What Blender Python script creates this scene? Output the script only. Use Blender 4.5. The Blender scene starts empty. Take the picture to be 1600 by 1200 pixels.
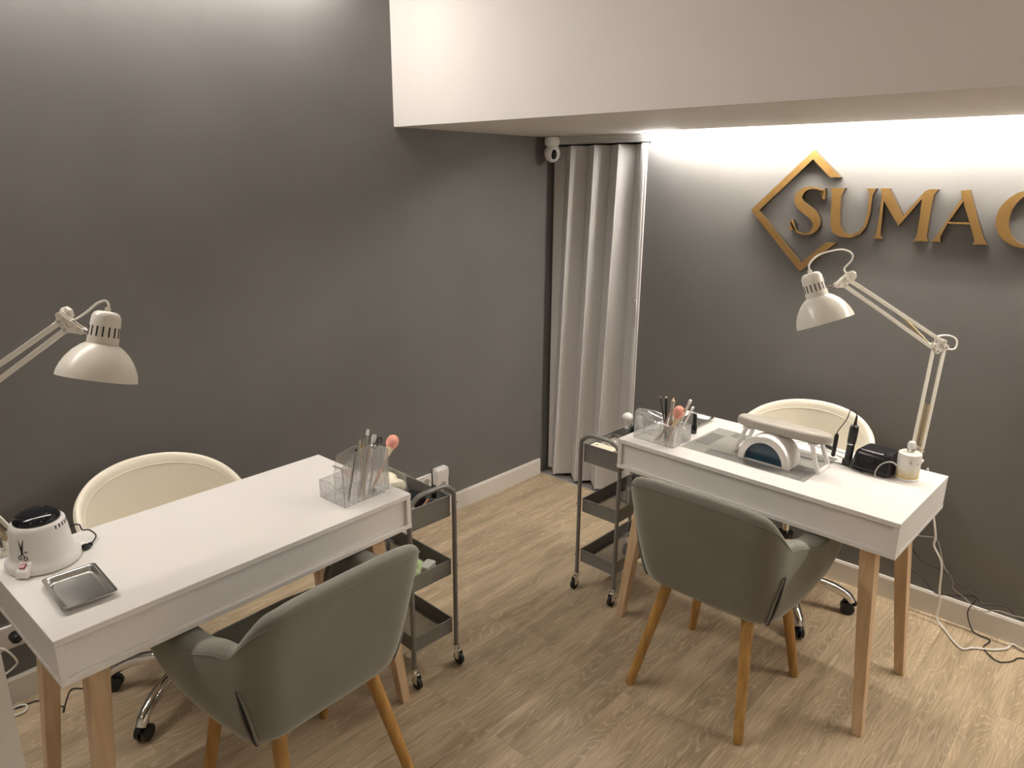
import bpy, bmesh, math, random
from mathutils import Vector, Matrix
random.seed(7)
C = bpy.context.scene.collection
PI = math.pi
V = Vector

# ------------------------------------------------------------------ camera
cam_d = bpy.data.cameras.new('camera'); cam = bpy.data.objects.new('camera', cam_d); C.objects.link(cam)
YAW, PITCH, ROLL, FPX = 0.7458, -0.2795, 0.00705, 1120.7
CP = V((-3.0910, -2.6180, 1.7200))
fw = V((math.cos(YAW)*math.cos(PITCH), math.sin(YAW)*math.cos(PITCH), math.sin(PITCH)))
rt = V((math.sin(YAW), -math.cos(YAW), 0)); up = rt.cross(fw)
r2 = rt*math.cos(ROLL)+up*math.sin(ROLL); u2 = -rt*math.sin(ROLL)+up*math.cos(ROLL)
m = Matrix((r2, u2, -fw)).transposed().to_4x4(); m.translation = CP
cam.matrix_world = m
cam_d.sensor_width = 36.0; cam_d.lens = FPX/1600*36.0; cam_d.clip_start = 0.02
bpy.context.scene.camera = cam

# ------------------------------------------------------------------ world, light and exposure
w = bpy.data.worlds.new('world'); bpy.context.scene.world = w; w.use_nodes = True
w.node_tree.nodes['Background'].inputs[0].default_value = (0.9, 0.8, 0.68, 1)
w.node_tree.nodes['Background'].inputs[1].default_value = 0.0
vs = bpy.context.scene.view_settings
vs.view_transform = 'Standard'; vs.look = 'None'; vs.gamma = 1.0; vs.use_curve_mapping = False
vs.exposure = 0.0
bpy.context.scene.cycles.transparent_max_bounces = 32
WARM = (1.0, 0.87, 0.73); NEUT = (1.0, 0.93, 0.84)
COVE_POWER = 250.0      # led strip above the logo wall (emission strength)
STRIP_POWER = 200.0     # led strip high on the left wall
ROOM_FILL_POWER = 7.4       # unseen square ceiling panels added as warm room fill

# ------------------------------------------------------------------ materials
def mat(name, col, rough=0.5, metal=0.0, **k):
    m = bpy.data.materials.new(name); m.use_nodes = True
    b = m.node_tree.nodes['Principled BSDF']
    b.inputs['Base Color'].default_value = (*col, 1); b.inputs['Roughness'].default_value = rough
    b.inputs['Metallic'].default_value = metal
    for kk, v in k.items(): b.inputs[kk.replace('_', ' ')].default_value = v
    return m
def nd(m, t, **k):
    n = m.node_tree.nodes.new(t)
    for kk, v in k.items(): setattr(n, kk, v)
    return n
def lk(m, a, b): m.node_tree.links.new(a, b)
def varied(m, c1, c2, scale=5.0, detail=4, stretch=(1, 1, 1), bump=0.0, bscale=200.0, coord='Object', lo=.35, hi=.65):
    b = m.node_tree.nodes['Principled BSDF']
    tc = nd(m, 'ShaderNodeTexCoord'); mp = nd(m, 'ShaderNodeMapping'); mp.inputs['Scale'].default_value = stretch
    lk(m, tc.outputs[coord], mp.inputs[0])
    n = nd(m, 'ShaderNodeTexNoise'); n.inputs['Scale'].default_value = scale; n.inputs['Detail'].default_value = detail
    lk(m, mp.outputs[0], n.inputs['Vector'])
    r = nd(m, 'ShaderNodeValToRGB'); r.color_ramp.elements[0].position = lo; r.color_ramp.elements[1].position = hi
    r.color_ramp.elements[0].color = (*c1, 1); r.color_ramp.elements[1].color = (*c2, 1)
    lk(m, n.outputs['Fac'], r.inputs[0]); lk(m, r.outputs[0], b.inputs['Base Color'])
    if bump:
        n2 = nd(m, 'ShaderNodeTexNoise'); n2.inputs['Scale'].default_value = bscale; n2.inputs['Detail'].default_value = 3
        lk(m, mp.outputs[0], n2.inputs['Vector'])
        bp = nd(m, 'ShaderNodeBump'); bp.inputs['Strength'].default_value = bump; bp.inputs['Distance'].default_value = 0.002
        lk(m, n2.outputs['Fac'], bp.inputs['Height']); lk(m, bp.outputs[0], b.inputs['Normal'])
    return m
def emit(name, col, s):
    m = bpy.data.materials.new(name); m.use_nodes = True; nt = m.node_tree; nt.nodes.clear()
    e = nt.nodes.new('ShaderNodeEmission'); o = nt.nodes.new('ShaderNodeOutputMaterial')
    e.inputs[0].default_value = (*col, 1); e.inputs[1].default_value = s
    nt.links.new(e.outputs[0], o.inputs[0]); return m
def clear(name, tint=(1, 1, 1), body=(.8, .8, .8), solid=.16, gloss=.14, rib=0):
    m = bpy.data.materials.new(name); m.use_nodes = True; nt = m.node_tree; nt.nodes.clear()
    o = nt.nodes.new('ShaderNodeOutputMaterial')
    t = nt.nodes.new('ShaderNodeBsdfTransparent'); t.inputs[0].default_value = (*tint, 1)
    d = nt.nodes.new('ShaderNodeBsdfDiffuse'); d.inputs[0].default_value = (*body, 1)
    g = nt.nodes.new('ShaderNodeBsdfGlossy'); g.inputs['Roughness'].default_value = .08
    a = nt.nodes.new('ShaderNodeMixShader'); b = nt.nodes.new('ShaderNodeMixShader')
    lw = nt.nodes.new('ShaderNodeLayerWeight'); lw.inputs[0].default_value = .35
    ma = nt.nodes.new('ShaderNodeMath'); ma.operation = 'MULTIPLY_ADD'; ma.inputs[1].default_value = .35; ma.inputs[2].default_value = gloss
    nt.links.new(lw.outputs['Facing'], ma.inputs[0])
    nt.links.new(t.outputs[0], a.inputs[1]); nt.links.new(d.outputs[0], a.inputs[2])
    nt.links.new(a.outputs[0], b.inputs[1]); nt.links.new(g.outputs[0], b.inputs[2])
    nt.links.new(ma.outputs[0], b.inputs[0]); nt.links.new(b.outputs[0], o.inputs[0])
    if rib:
        tc = nt.nodes.new('ShaderNodeTexCoord'); sx = nt.nodes.new('ShaderNodeSeparateXYZ'); nt.links.new(tc.outputs['Object'], sx.inputs[0])
        ad = nt.nodes.new('ShaderNodeMath'); ad.operation = 'ADD'; nt.links.new(sx.outputs[0], ad.inputs[0]); nt.links.new(sx.outputs[1], ad.inputs[1])
        mu = nt.nodes.new('ShaderNodeMath'); mu.operation = 'MULTIPLY'; mu.inputs[1].default_value = rib; nt.links.new(ad.outputs[0], mu.inputs[0])
        si = nt.nodes.new('ShaderNodeMath'); si.operation = 'SINE'; nt.links.new(mu.outputs[0], si.inputs[0])
        mr = nt.nodes.new('ShaderNodeMapRange'); mr.inputs[1].default_value = .2; mr.inputs[2].default_value = 1; mr.inputs[3].default_value = .03; mr.inputs[4].default_value = solid*6  # white highlights of the ribs, painted as pale diffuse bands
        nt.links.new(si.outputs[0], mr.inputs[0]); nt.links.new(mr.outputs[0], a.inputs[0])
        m2 = nt.nodes.new('ShaderNodeMapRange'); m2.inputs[1].default_value = -1; m2.inputs[2].default_value = -.5; m2.inputs[3].default_value = .80; m2.inputs[4].default_value = 1.0  # dark lines between the ribs, shade painted into the tint
        nt.links.new(si.outputs[0], m2.inputs[0]); nt.links.new(m2.outputs[0], t.inputs[0])
        bp = nt.nodes.new('ShaderNodeBump'); bp.inputs['Strength'].default_value = .6; bp.inputs['Distance'].default_value = .002
        nt.links.new(si.outputs[0], bp.inputs['Height']); nt.links.new(bp.outputs[0], g.inputs['Normal']); nt.links.new(bp.outputs[0], d.inputs['Normal'])
    else: a.inputs[0].default_value = solid
    return m

M = {}
M['wall'] = varied(mat('grey_wall_paint', (.17, .165, .157), .62), (.156, .152, .147), (.176, .172, .166), 2.2, 5, bump=.12, bscale=90)
M['plaster'] = varied(mat('white_plaster', (.74, .71, .68), .7), (.72, .69, .66), (.77, .74, .71), 1.5, 4, bump=.08, bscale=120)
M['skirting'] = mat('skirting_white', (.78, .74, .69), .4)
M['desk'] = mat('desk_white_laminate', (.79, .765, .735), .36)
M['deskpanel'] = mat('desk_white_panel', (.80, .775, .75), .45)
M['oakleg'] = varied(mat('desk_leg_beech', (.5, .3, .15), .45), (.58, .40, .235), (.70, .52, .33), 3, 5, (14, 14, 1.2), .1, 60)
M['chairleg'] = varied(mat('chair_leg_oak', (.45, .22, .05), .4), (.33, .175, .045), (.49, .28, .085), 3, 5, (16, 16, 1.0), .1, 60)
vel = mat('grey_velvet', (.27, .27, .23), .85); M['velvet'] = vel
vel.node_tree.nodes['Principled BSDF'].inputs['Sheen Weight'].default_value = .7
vel.node_tree.nodes['Principled BSDF'].inputs['Sheen Roughness'].default_value = .4
vel.node_tree.nodes['Principled BSDF'].inputs['Sheen Tint'].default_value = (.85, .9, .8, 1)
varied(vel, (.165, .158, .132), (.205, .198, .168), 4.5, 6, (1, 1, .6), .25, 500)
M['seam'] = mat('dark_seam', (.012, .014, .022), .6)  # near-black: painted shade of gaps and slots, also dark prints and small parts
M['leather'] = mat('cream_leatherette', (.84, .79, .66), .36)
M['stitch'] = mat('cream_piping', (.72, .66, .52), .5)
M['chrome'] = mat('chrome', (.82, .80, .77), .08, 1.0)
M['black'] = mat('black_plastic', (.010, .010, .011), .32)
M['rubber'] = mat('black_rubber', (.008, .008, .008), .6)
M['gloss_black'] = mat('glossy_black', (.006, .007, .010), .1)
M['trolley'] = mat('trolley_grey_steel', (.20, .192, .178), .36, .1)
M['lampw'] = mat('lamp_white_enamel', (.80, .77, .69), .28)
M['whitep'] = mat('white_plastic', (.82, .80, .78), .3)
M['pearl'] = mat('pearl_plastic', (.80, .78, .74), .22, .15)
M['brass'] = mat('spring_brass', (.55, .45, .28), .35, .8)
M['steel'] = mat('brushed_steel', (.60, .60, .585), .24, 1.0)
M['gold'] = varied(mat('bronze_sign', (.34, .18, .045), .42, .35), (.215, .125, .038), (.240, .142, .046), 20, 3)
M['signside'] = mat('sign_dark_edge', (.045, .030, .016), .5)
M['door'] = mat('pvc_door', (.66, .645, .64), .38)
M['alu'] = mat('aluminium_track', (.72, .71, .70), .3, .6)
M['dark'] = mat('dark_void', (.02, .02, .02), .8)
M['drillblack'] = mat('drill_black', (.010, .010, .012), .28)
M['teal'] = mat('tinted_blue_plastic', (.004, .035, .065), .2)
M['pad'] = mat('taupe_leatherette', (.40, .37, .32), .5)
M['pink'] = varied(mat('pink_bristles', (.85, .36, .27), .9), (.82, .33, .25), (.90, .46, .36), 60, 3)
M['cream'] = mat('cream_handle', (.78, .66, .44), .5)
M['ribbed'] = clear('ribbed_acrylic', (1, 1, 1), (.95, .95, .95), .07, .03, rib=2*PI/.0062)
M['edge'] = clear('acrylic_edge', (1, 1, 1), (.9, .9, .9), .35, .25)  # whitish colour for the highlight along acrylic edges
M['acrylic'] = clear('clear_acrylic', (1, 1, 1), (.9, .9, .9), .05, .03)
M['film'] = clear('mat_film', (.92, .92, .90), (.75, .74, .71), .20, .05)
M['film_grey'] = clear('mat_film_grey', (.8, .8, .8), (.42, .41, .39), .55, .05)
M['rose'] = mat('rose_gold', (.55, .30, .20), .3, .7)
M['red'] = mat('red_switch', (.30, .02, .03), .25)
M['goldink'] = mat('gold_print', (.62, .47, .16), .4)
M['green'] = varied(mat('green_print_cloth', (.5, .62, .3), .8), (.36, .55, .20), (.75, .82, .58), 40, 3)
M['paper'] = varied(mat('cream_paper', (.85, .80, .62), .6), (.80, .74, .54), (.9, .86, .72), 25, 3)
M['cotton'] = varied(mat('cotton_pad', (.86, .80, .64), .9), (.78, .68, .46), (.90, .86, .74), 30, 4)
M['peach'] = mat('pink_file', (.75, .35, .30), .5)
M['amber'] = mat('amber_item', (.35, .16, .07), .35)
M['glitter'] = varied(mat('gold_glitter', (.7, .6, .4), .3, .5), (.5, .36, .18), (.95, .9, .75), 350, 2)
M['cablew'] = mat('white_cable', (.80, .77, .72), .4)
M['cablek'] = mat('black_cable', (.012, .012, .012), .45)
M['cableg'] = mat('grey_cable', (.35, .34, .32), .5)
M['led_cove'] = emit('led_cove', NEUT, COVE_POWER)
M['led_end'] = emit('led_end', (1, .96, .92), 80.0)
M['led_wall'] = emit('led_wall', (1.0, .93, .86), STRIP_POWER)
M['led_room'] = emit('led_room', WARM, ROOM_FILL_POWER)

# wood-look vinyl planks: long along X
def floor_mat():
    m = mat('vinyl_planks', (.4, .3, .2), .42)
    b = m.node_tree.nodes['Principled BSDF']
    tc = nd(m, 'ShaderNodeTexCoord')
    mp = nd(m, 'ShaderNodeMapping'); mp.inputs['Location'].default_value = (.053, .035, 0); lk(m, tc.outputs['Object'], mp.inputs[0])
    br = nd(m, 'ShaderNodeTexBrick'); br.inputs['Scale'].default_value = 1; br.inputs['Brick Width'].default_value = 1.22
    br.inputs['Row Height'].default_value = .18; br.inputs['Mortar Size'].default_value = .0007; br.inputs['Mortar Smooth'].default_value = .2
    br.offset = .37; br.inputs['Color1'].default_value = (0, 0, 0, 1); br.inputs['Color2'].default_value = (1, 1, 1, 1); br.inputs['Mortar'].default_value = (.5, .5, .5, 1)
    lk(m, mp.outputs[0], br.inputs['Vector'])
    # shift the grain from plank to plank
    vm = nd(m, 'ShaderNodeVectorMath'); vm.operation = 'MULTIPLY_ADD'
    cx = nd(m, 'ShaderNodeCombineXYZ'); cx.inputs[0].default_value = 3.1; cx.inputs[1].default_value = 1.7; cx.inputs[2].default_value = 5.3
    lk(m, br.outputs['Color'], vm.inputs[0]); lk(m, cx.outputs[0], vm.inputs[1]); lk(m, tc.outputs['Object'], vm.inputs[2])
    m2 = nd(m, 'ShaderNodeMapping'); m2.inputs['Scale'].default_value = (1.3, 9, 1); lk(m, vm.outputs[0], m2.inputs[0])
    n1 = nd(m, 'ShaderNodeTexNoise'); n1.inputs['Scale'].default_value = 1.6; n1.inputs['Detail'].default_value = 5; n1.inputs['Distortion'].default_value = .4
    lk(m, m2.outputs[0], n1.inputs['Vector'])
    # cathedral rings from contour lines of a soft noise
    n2 = nd(m, 'ShaderNodeTexNoise'); n2.inputs['Scale'].default_value = 1.15; n2.inputs['Detail'].default_value = 2.0; n2.inputs['Roughness'].default_value = .35
    lk(m, m2.outputs[0], n2.inputs['Vector'])
    mu = nd(m, 'ShaderNodeMath'); mu.operation = 'MULTIPLY'; mu.inputs[1].default_value = 190; lk(m, n2.outputs['Fac'], mu.inputs[0])
    sn = nd(m, 'ShaderNodeMath'); sn.operation = 'SINE'; lk(m, mu.outputs[0], sn.inputs[0])
    m3 = nd(m, 'ShaderNodeMapping'); m3.inputs['Scale'].default_value = (5, 110, 1); lk(m, vm.outputs[0], m3.inputs[0])
    n3 = nd(m, 'ShaderNodeTexNoise'); n3.inputs['Scale'].default_value = 2.0; n3.inputs['Detail'].default_value = 4; lk(m, m3.outputs[0], n3.inputs['Vector'])
    r = nd(m, 'ShaderNodeValToRGB'); e = r.color_ramp.elements
    e[0].position = .30; e[0].color = (.350, .265, .168, 1); e[1].position = .70; e[1].color = (.58, .46, .305, 1)
    lk(m, n1.outputs['Fac'], r.inputs[0])
    def mix(fac, a, c, mode='MIX', f=1.0):
        x = nd(m, 'ShaderNodeMix'); x.data_type = 'RGBA'; x.blend_type = mode
        if fac is None: x.inputs[0].default_value = f
        else: lk(m, fac, x.inputs[0])
        lk(m, a, x.inputs[6])
        if isinstance(c, tuple): x.inputs[7].default_value = c
        else: lk(m, c, x.inputs[7])
        return x.outputs[2]
    rr = nd(m, 'ShaderNodeMapRange'); rr.inputs[1].default_value = .55; rr.inputs[2].default_value = 1.0; rr.inputs[3].default_value = 0; rr.inputs[4].default_value = .30
    lk(m, sn.outputs[0], rr.inputs[0])
    c1 = mix(rr.outputs[0], r.outputs[0], (.80, .68, .52, 1))
    r3 = nd(m, 'ShaderNodeMapRange'); r3.inputs[1].default_value = .35; r3.inputs[2].default_value = .65; r3.inputs[3].default_value = .80; r3.inputs[4].default_value = 1.10
    lk(m, n3.outputs['Fac'], r3.inputs[0])
    c2 = mix(None, c1, r3.outputs[0], 'MULTIPLY', 1.0)
    rb = nd(m, 'ShaderNodeMapRange'); rb.inputs[3].default_value = .88; rb.inputs[4].default_value = 1.10
    lk(m, br.outputs['Color'], rb.inputs[0])
    c3 = mix(None, c2, rb.outputs[0], 'MULTIPLY', 1.0)
    c4 = mix(br.outputs['Fac'], c3, (.30, .225, .15, 1))
    lk(m, c4, b.inputs['Base Color'])
    bp = nd(m, 'ShaderNodeBump'); bp.inputs['Strength'].default_value = .15; bp.inputs['Distance'].default_value = .001
    lk(m, n3.outputs['Fac'], bp.inputs['Height']); lk(m, bp.outputs[0], b.inputs['Normal'])
    return m
M['floor'] = floor_mat()

def mesh_mat():     # open wire mesh of the trolley trays
    m = mat('trolley_wire_mesh', (.20, .195, .185), .4, .4); nt = m.node_tree
    out = nt.nodes['Material Output']; b = nt.nodes['Principled BSDF']
    tc = nd(m, 'ShaderNodeTexCoord'); sx = nd(m, 'ShaderNodeSeparateXYZ'); lk(m, tc.outputs['Object'], sx.inputs[0])
    outs = []
    for i in (0, 1):
        a = nd(m, 'ShaderNodeMath'); a.operation = 'MULTIPLY'; a.inputs[1].default_value = 1/.0045; lk(m, sx.outputs[i], a.inputs[0])
        f = nd(m, 'ShaderNodeMath'); f.operation = 'FRACT'; lk(m, a.outputs[0], f.inputs[0])
        g = nd(m, 'ShaderNodeMath'); g.operation = 'LESS_THAN'; g.inputs[1].default_value = .24; lk(m, f.outputs[0], g.inputs[0]); outs.append(g)
    mx = nd(m, 'ShaderNodeMath'); mx.operation = 'MAXIMUM'; lk(m, outs[0].outputs[0], mx.inputs[0]); lk(m, outs[1].outputs[0], mx.inputs[1])
    t = nd(m, 'ShaderNodeBsdfTransparent'); ms = nd(m, 'ShaderNodeMixShader')
    lk(m, mx.outputs[0], ms.inputs[0]); lk(m, t.outputs[0], ms.inputs[1]); lk(m, b.outputs[0], ms.inputs[2]); lk(m, ms.outputs[0], out.inputs[0])
    return m
M['mesh'] = mesh_mat()

# ------------------------------------------------------------------ mesh helpers
class MB:
    def __init__(s): s.v = []; s.f = []; s.mi = []; s.cur = 0
    def add(s, vs, fs):
        o = len(s.v); s.v += [V(p) for p in vs]
        for f in fs: s.f.append([i+o for i in f]); s.mi.append(s.cur)
        return s
    def box(s, a, b, mt=None):
        x0, y0, z0 = a; x1, y1, z1 = b
        vs = [V(p) for p in [(x0,y0,z0),(x1,y0,z0),(x1,y1,z0),(x0,y1,z0),(x0,y0,z1),(x1,y0,z1),(x1,y1,z1),(x0,y1,z1)]]
        if mt: vs = [mt @ p for p in vs]
        return s.add(vs, [(3,2,1,0),(4,5,6,7),(0,1,5,4),(1,2,6,5),(2,3,7,6),(3,0,4,7)])
    def frustum(s, a, b, wa, wb, da=None, db=None):       # square post from a to b, half sizes
        da = da or wa; db = db or wb
        vs = [V(a)+V((sx*wa, sy*da, 0)) for sx, sy in ((-1,-1),(1,-1),(1,1),(-1,1))]+[V(b)+V((sx*wb, sy*db, 0)) for sx, sy in ((-1,-1),(1,-1),(1,1),(-1,1))]
        return s.add(vs, [(3,2,1,0),(4,5,6,7),(0,1,5,4),(1,2,6,5),(2,3,7,6),(3,0,4,7)])
    def bar(s, a, b, w, t, n=(0,1,0)):                      # flat bar, width w across, thickness t along n
        a, b, n = V(a), V(b), V(n).normalized(); d = (b-a).normalized(); c = d.cross(n).normalized(); n = c.cross(d)
        vs = [p+c*i*w/2+n*j*t/2 for p in (a, b) for i, j in ((-1,-1),(1,-1),(1,1),(-1,1))]
        return s.add(vs, [(3,2,1,0),(4,5,6,7),(0,1,5,4),(1,2,6,5),(2,3,7,6),(3,0,4,7)])
    def lathe(s, prof, c=(0,0,0), ax=(0,0,1), n=24, cap=True):
        ax = V(ax).normalized(); q = V((0,0,1)).rotation_difference(ax); c = V(c); vs = []
        for r, z in prof:
            for i in range(n):
                a = 2*PI*i/n; vs.append(c+q @ V((r*math.cos(a), r*math.sin(a), z)))
        fs = [(j*n+i, j*n+(i+1) % n, (j+1)*n+(i+1) % n, (j+1)*n+i) for j in range(len(prof)-1) for i in range(n)]
        if cap: fs += [tuple(reversed(range(n))), tuple(range((len(prof)-1)*n, len(prof)*n))]
        return s.add(vs, fs)
    def cyl(s, a, b, r, r2=None, n=16):
        a, b = V(a), V(b); return s.lathe([(r, 0), (r if r2 is None else r2, (b-a).length)], a, b-a, n)
    def ball(s, c, r, n=16, sc=(1,1,1), ax=None):
        k = n//2; vs = []; c = V(c)
        q = V((0,0,1)).rotation_difference(V(ax)) if ax else None
        for j in range(1, k):
            t = PI*j/k
            for i in range(n):
                a = 2*PI*i/n; p = V((r*sc[0]*math.sin(t)*math.cos(a), r*sc[1]*math.sin(t)*math.sin(a), -r*sc[2]*math.cos(t)))
                vs.append(c+(q @ p if q else p))
        for z in (-1, 1):
            p = V((0, 0, z*r*sc[2])); vs.append(c+(q @ p if q else p))
        fs = [(j*n+i, j*n+(i+1) % n, (j+1)*n+(i+1) % n, (j+1)*n+i) for j in range(k-2) for i in range(n)]
        S, N = len(vs)-2, len(vs)-1
        fs += [(S, (i+1) % n, i) for i in range(n)]+[(N, (k-2)*n+i, (k-2)*n+(i+1) % n) for i in range(n)]
        return s.add(vs, fs)
    def tube(s, pts, r, n=10, smooth=0, closed=False, rs=None):
        P = [V(p) for p in pts]
        if smooth: P = catmull(P, smooth, closed)
        N = len(P)
        if rs and len(rs) != N:
            rs = [rs[0]+(rs[-1]-rs[0])*i/(N-1) for i in range(N)] if len(rs) == 2 else [rs[min(len(rs)-1, int(i*(len(rs)-1)/(N-1)+.5))] for i in range(N)]
        vs = []; prev = None
        for i, p in enumerate(P):
            if closed: d = (P[(i+1) % N]-P[i-1]).normalized()
            else: d = (P[min(i+1, N-1)]-P[max(i-1, 0)]).normalized()
            if prev is None:
                a = V((0,0,1)) if abs(d.z) < .9 else V((1,0,0)); x = d.cross(a).normalized()
            else:
                x = (prev-d*prev.dot(d)); x = x.normalized() if x.length > 1e-6 else d.orthogonal().normalized()
            prev = x; y = d.cross(x); rr = rs[i] if rs else r
            for k in range(n):
                t = 2*PI*k/n; vs.append(p+(x*math.cos(t)+y*math.sin(t))*rr)
        fs = [(j*n+i, j*n+(i+1) % n, (j+1)*n+(i+1) % n, (j+1)*n+i) for j in range(N-1) for i in range(n)]
        if closed: fs += [((N-1)*n+i, (N-1)*n+(i+1) % n, (i+1) % n, i) for i in range(n)]
        else: fs += [tuple(reversed(range(n))), tuple(range((N-1)*n, N*n))]
        return s.add(vs, fs)
    def prism(s, poly, f0, f1):                             # poly: 2-D points, f0/f1 map (a,b) to 3-D for each end
        n = len(poly); vs = [V(f0(*p)) for p in poly]+[V(f1(*p)) for p in poly]
        return s.add(vs, [tuple(reversed(range(n))), tuple(range(n, 2*n))]+[(i, (i+1) % n, n+(i+1) % n, n+i) for i in range(n)])
    def build(s, name, m, parent=None, bevel=0, seg=2, sub=0, sm=True, angle=40, loc=None):
        me = bpy.data.meshes.new(name); bm = bmesh.new()
        bv = [bm.verts.new(p) for p in s.v]
        for f, mi in zip(s.f, s.mi):
            try: ff = bm.faces.new([bv[i] for i in f]); ff.material_index = mi
            except ValueError: pass
        bmesh.ops.recalc_face_normals(bm, faces=bm.faces)
        bm.to_mesh(me); bm.free()
        ms = m if isinstance(m, (list, tuple)) else [m]
        for x in ms: me.materials.append(x)
        o = bpy.data.objects.new(name, me); C.objects.link(o)
        if parent: o.parent = parent
        if loc: o.location = loc
        if sm:
            me.polygons.foreach_set('use_smooth', [True]*len(me.polygons)); me.set_sharp_from_angle(angle=math.radians(angle))
        if bevel:
            b = o.modifiers.new('b', 'BEVEL'); b.width = bevel; b.segments = seg; b.limit_method = 'ANGLE'; b.angle_limit = math.radians(40)
        if sub:
            b = o.modifiers.new('s', 'SUBSURF'); b.levels = sub; b.render_levels = sub
        return o
def catmull(P, k, closed=False):
    n = len(P); out = []
    rng = range(n if closed else n-1)
    for i in rng:
        p0 = P[i-1] if (i > 0 or closed) else P[0]*2-P[1]; p1 = P[i]; p2 = P[(i+1) % n]
        p3 = P[(i+2) % n] if (i+2 < n or closed) else P[-1]*2-P[-2]
        for j in range(k):
            t = j/k; out.append(.5*((2*p1)+(p2-p0)*t+(2*p0-5*p1+4*p2-p3)*t*t+(3*p1-p0-3*p2+p3)*t**3))
    if not closed: out.append(P[-1])
    return out
def thing(name, label, cat, loc=(0,0,0), rz=0, group=None):
    o = bpy.data.objects.new(name, None); C.objects.link(o); o.empty_display_size = .05
    o.location = loc; o.rotation_euler = (0, 0, rz); o['label'] = label; o['category'] = cat
    if group: o['group'] = group
    return o
def tag(o, label, cat, group=None):
    o['label'] = label; o['category'] = cat
    if group: o['group'] = group
    return o
def dup(root, loc, rz, label, group=None):
    r = root.copy(); C.objects.link(r); r.location = loc; r.rotation_euler = (0, 0, rz); r['label'] = label
    if group: r['group'] = group
    for ch in list(root.children):
        c = ch.copy(); C.objects.link(c); c.parent = r
        for g in list(ch.children):
            d = g.copy(); C.objects.link(d); d.parent = c
    return r
def struct(o): o['kind'] = 'structure'; return o

# ------------------------------------------------------------------ the room
XW, YW, ZC = -5.2, -5.2, 2.75
BZ, BX, CX = 1.93, -1.023, -0.138        # soffit height, bulkhead front, edge of the light gap
struct(MB().box((XW-.1, YW-.1, -.1), (.9, .1, 0)).build('floor', M['floor'], sm=False))
struct(MB().box((XW-.1, YW-.1, ZC), (.9, .1, ZC+.1)).build('ceiling', M['plaster'], sm=False))
struct(MB().box((XW-.1, 0, 0), (.9, .1, ZC)).build('wall_left', M['wall'], sm=False))
b = MB().box((0, YW, 0), (.12, -.64, ZC)); b.box((0, -.64, 1.93), (.12, 0, ZC)); struct(b.build('wall_right', M['wall'], sm=False))
struct(MB().box((.80, -1.0, 0), (.90, 0, 1.93)).build('wall_passage', M['dark'], sm=False))  # near-black colour stands for the unlit space behind the door
struct(MB().box((XW-.1, YW, 0), (XW, 0, ZC)).build('wall_back', M['plaster'], sm=False))
struct(MB().box((XW-.1, YW-.1, 0), (.9, YW, ZC)).build('wall_front', M['plaster'], sm=False))
b = MB().box((BX, YW, BZ), (CX, 0, ZC)); b.box((CX, -.81, BZ), (0, 0, ZC)); b.box((CX, YW, 2.00), (0, -.81, ZC))
struct(b.build('wall_bulkhead', M['plaster'], sm=False))
struct(MB().box((-3.9, -1.45, 0), (-2.935, -1.33, 1.15)).build('wall_partition', M['whitep'], sm=False))
b = MB(); pr = [(0, 0), (.012, 0), (.012, .088), (.008, .098), (0, .098)]
b.prism(pr, lambda a, c: (XW, -a, c), lambda a, c: (-.012, -a, c)); struct(b.build('baseboard_left', M['skirting'], sm=False))
b = MB(); b.prism(pr, lambda a, c: (-a, YW, c), lambda a, c: (-a, -.64, c)); struct(b.build('baseboard_right', M['skirting'], sm=False))

struct(MB().box((-3.85, -.130, 2.583), (-1.28, 0, 2.600)).build('trim_1', M['plaster'], sm=False))

# folding door
door = struct(thing('door_1', '', 'door')); del door['label']; del door['category']
b = MB(); ZB, ZT_ = .022, 1.885
top = [(.060, -.006), (.075, -.088), (.000, -.174), (.075, -.233), (.000, -.323), (.075, -.372), (.000, -.472), (.072, -.528), (.004, -.606)]
bot = [(.060, -.006), (.078, -.030), (.005, -.105), (.085, -.175), (.005, -.262), (.080, -.325), (.000, -.412), (.072, -.500), (.004, -.598)]
for i in range(len(top)-1):
    P = []
    for L, z in ((bot, ZB), (top, ZT_)):
        a, c = V((*L[i], z)), V((*L[i+1], z)); d = (c-a).normalized(); n = V((-d.y, d.x, 0))*.004; e = d*.005
        P += [a+e+n, c-e+n, c-e-n, a+e-n]
    b.add(P, [(3,2,1,0),(4,5,6,7),(0,1,5,4),(1,2,6,5),(2,3,7,6),(3,0,4,7)])
b.build('folding_panels', M['door'], door, bevel=.0015, seg=1)
b = MB()
for (x0, y0), (x1, y1) in list(zip(bot, top))[1:-1]: b.cyl((x0, y0, ZB), (x1, y1, ZT_), .0055, n=10)
b.build('hinge_strip', M['door'], door)
b = MB().box((-.006, -.640, .015), (.030, -.602, 1.890)); b.box((-.010, -.628, .015), (-.006, -.614, 1.89)); b.build('lead_post', M['door'], door, bevel=.002)
b = MB().box((-.018, -.655, 1.892), (.045, -.002, 1.929)); b.box((-.021, -.655, 1.908), (-.018, -.002, 1.912)); b.build('head_track', M['alu'], door, bevel=.001)
b = MB().box((-.004, -.645, 0.0005), (.05, 0, .006)); b.build('floor_strip', M['alu'], door)
b = MB().box((-.016, -.632, .99), (-.010, -.612, 1.13)); b.build('handle', M['alu'], door, bevel=.003)

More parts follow.
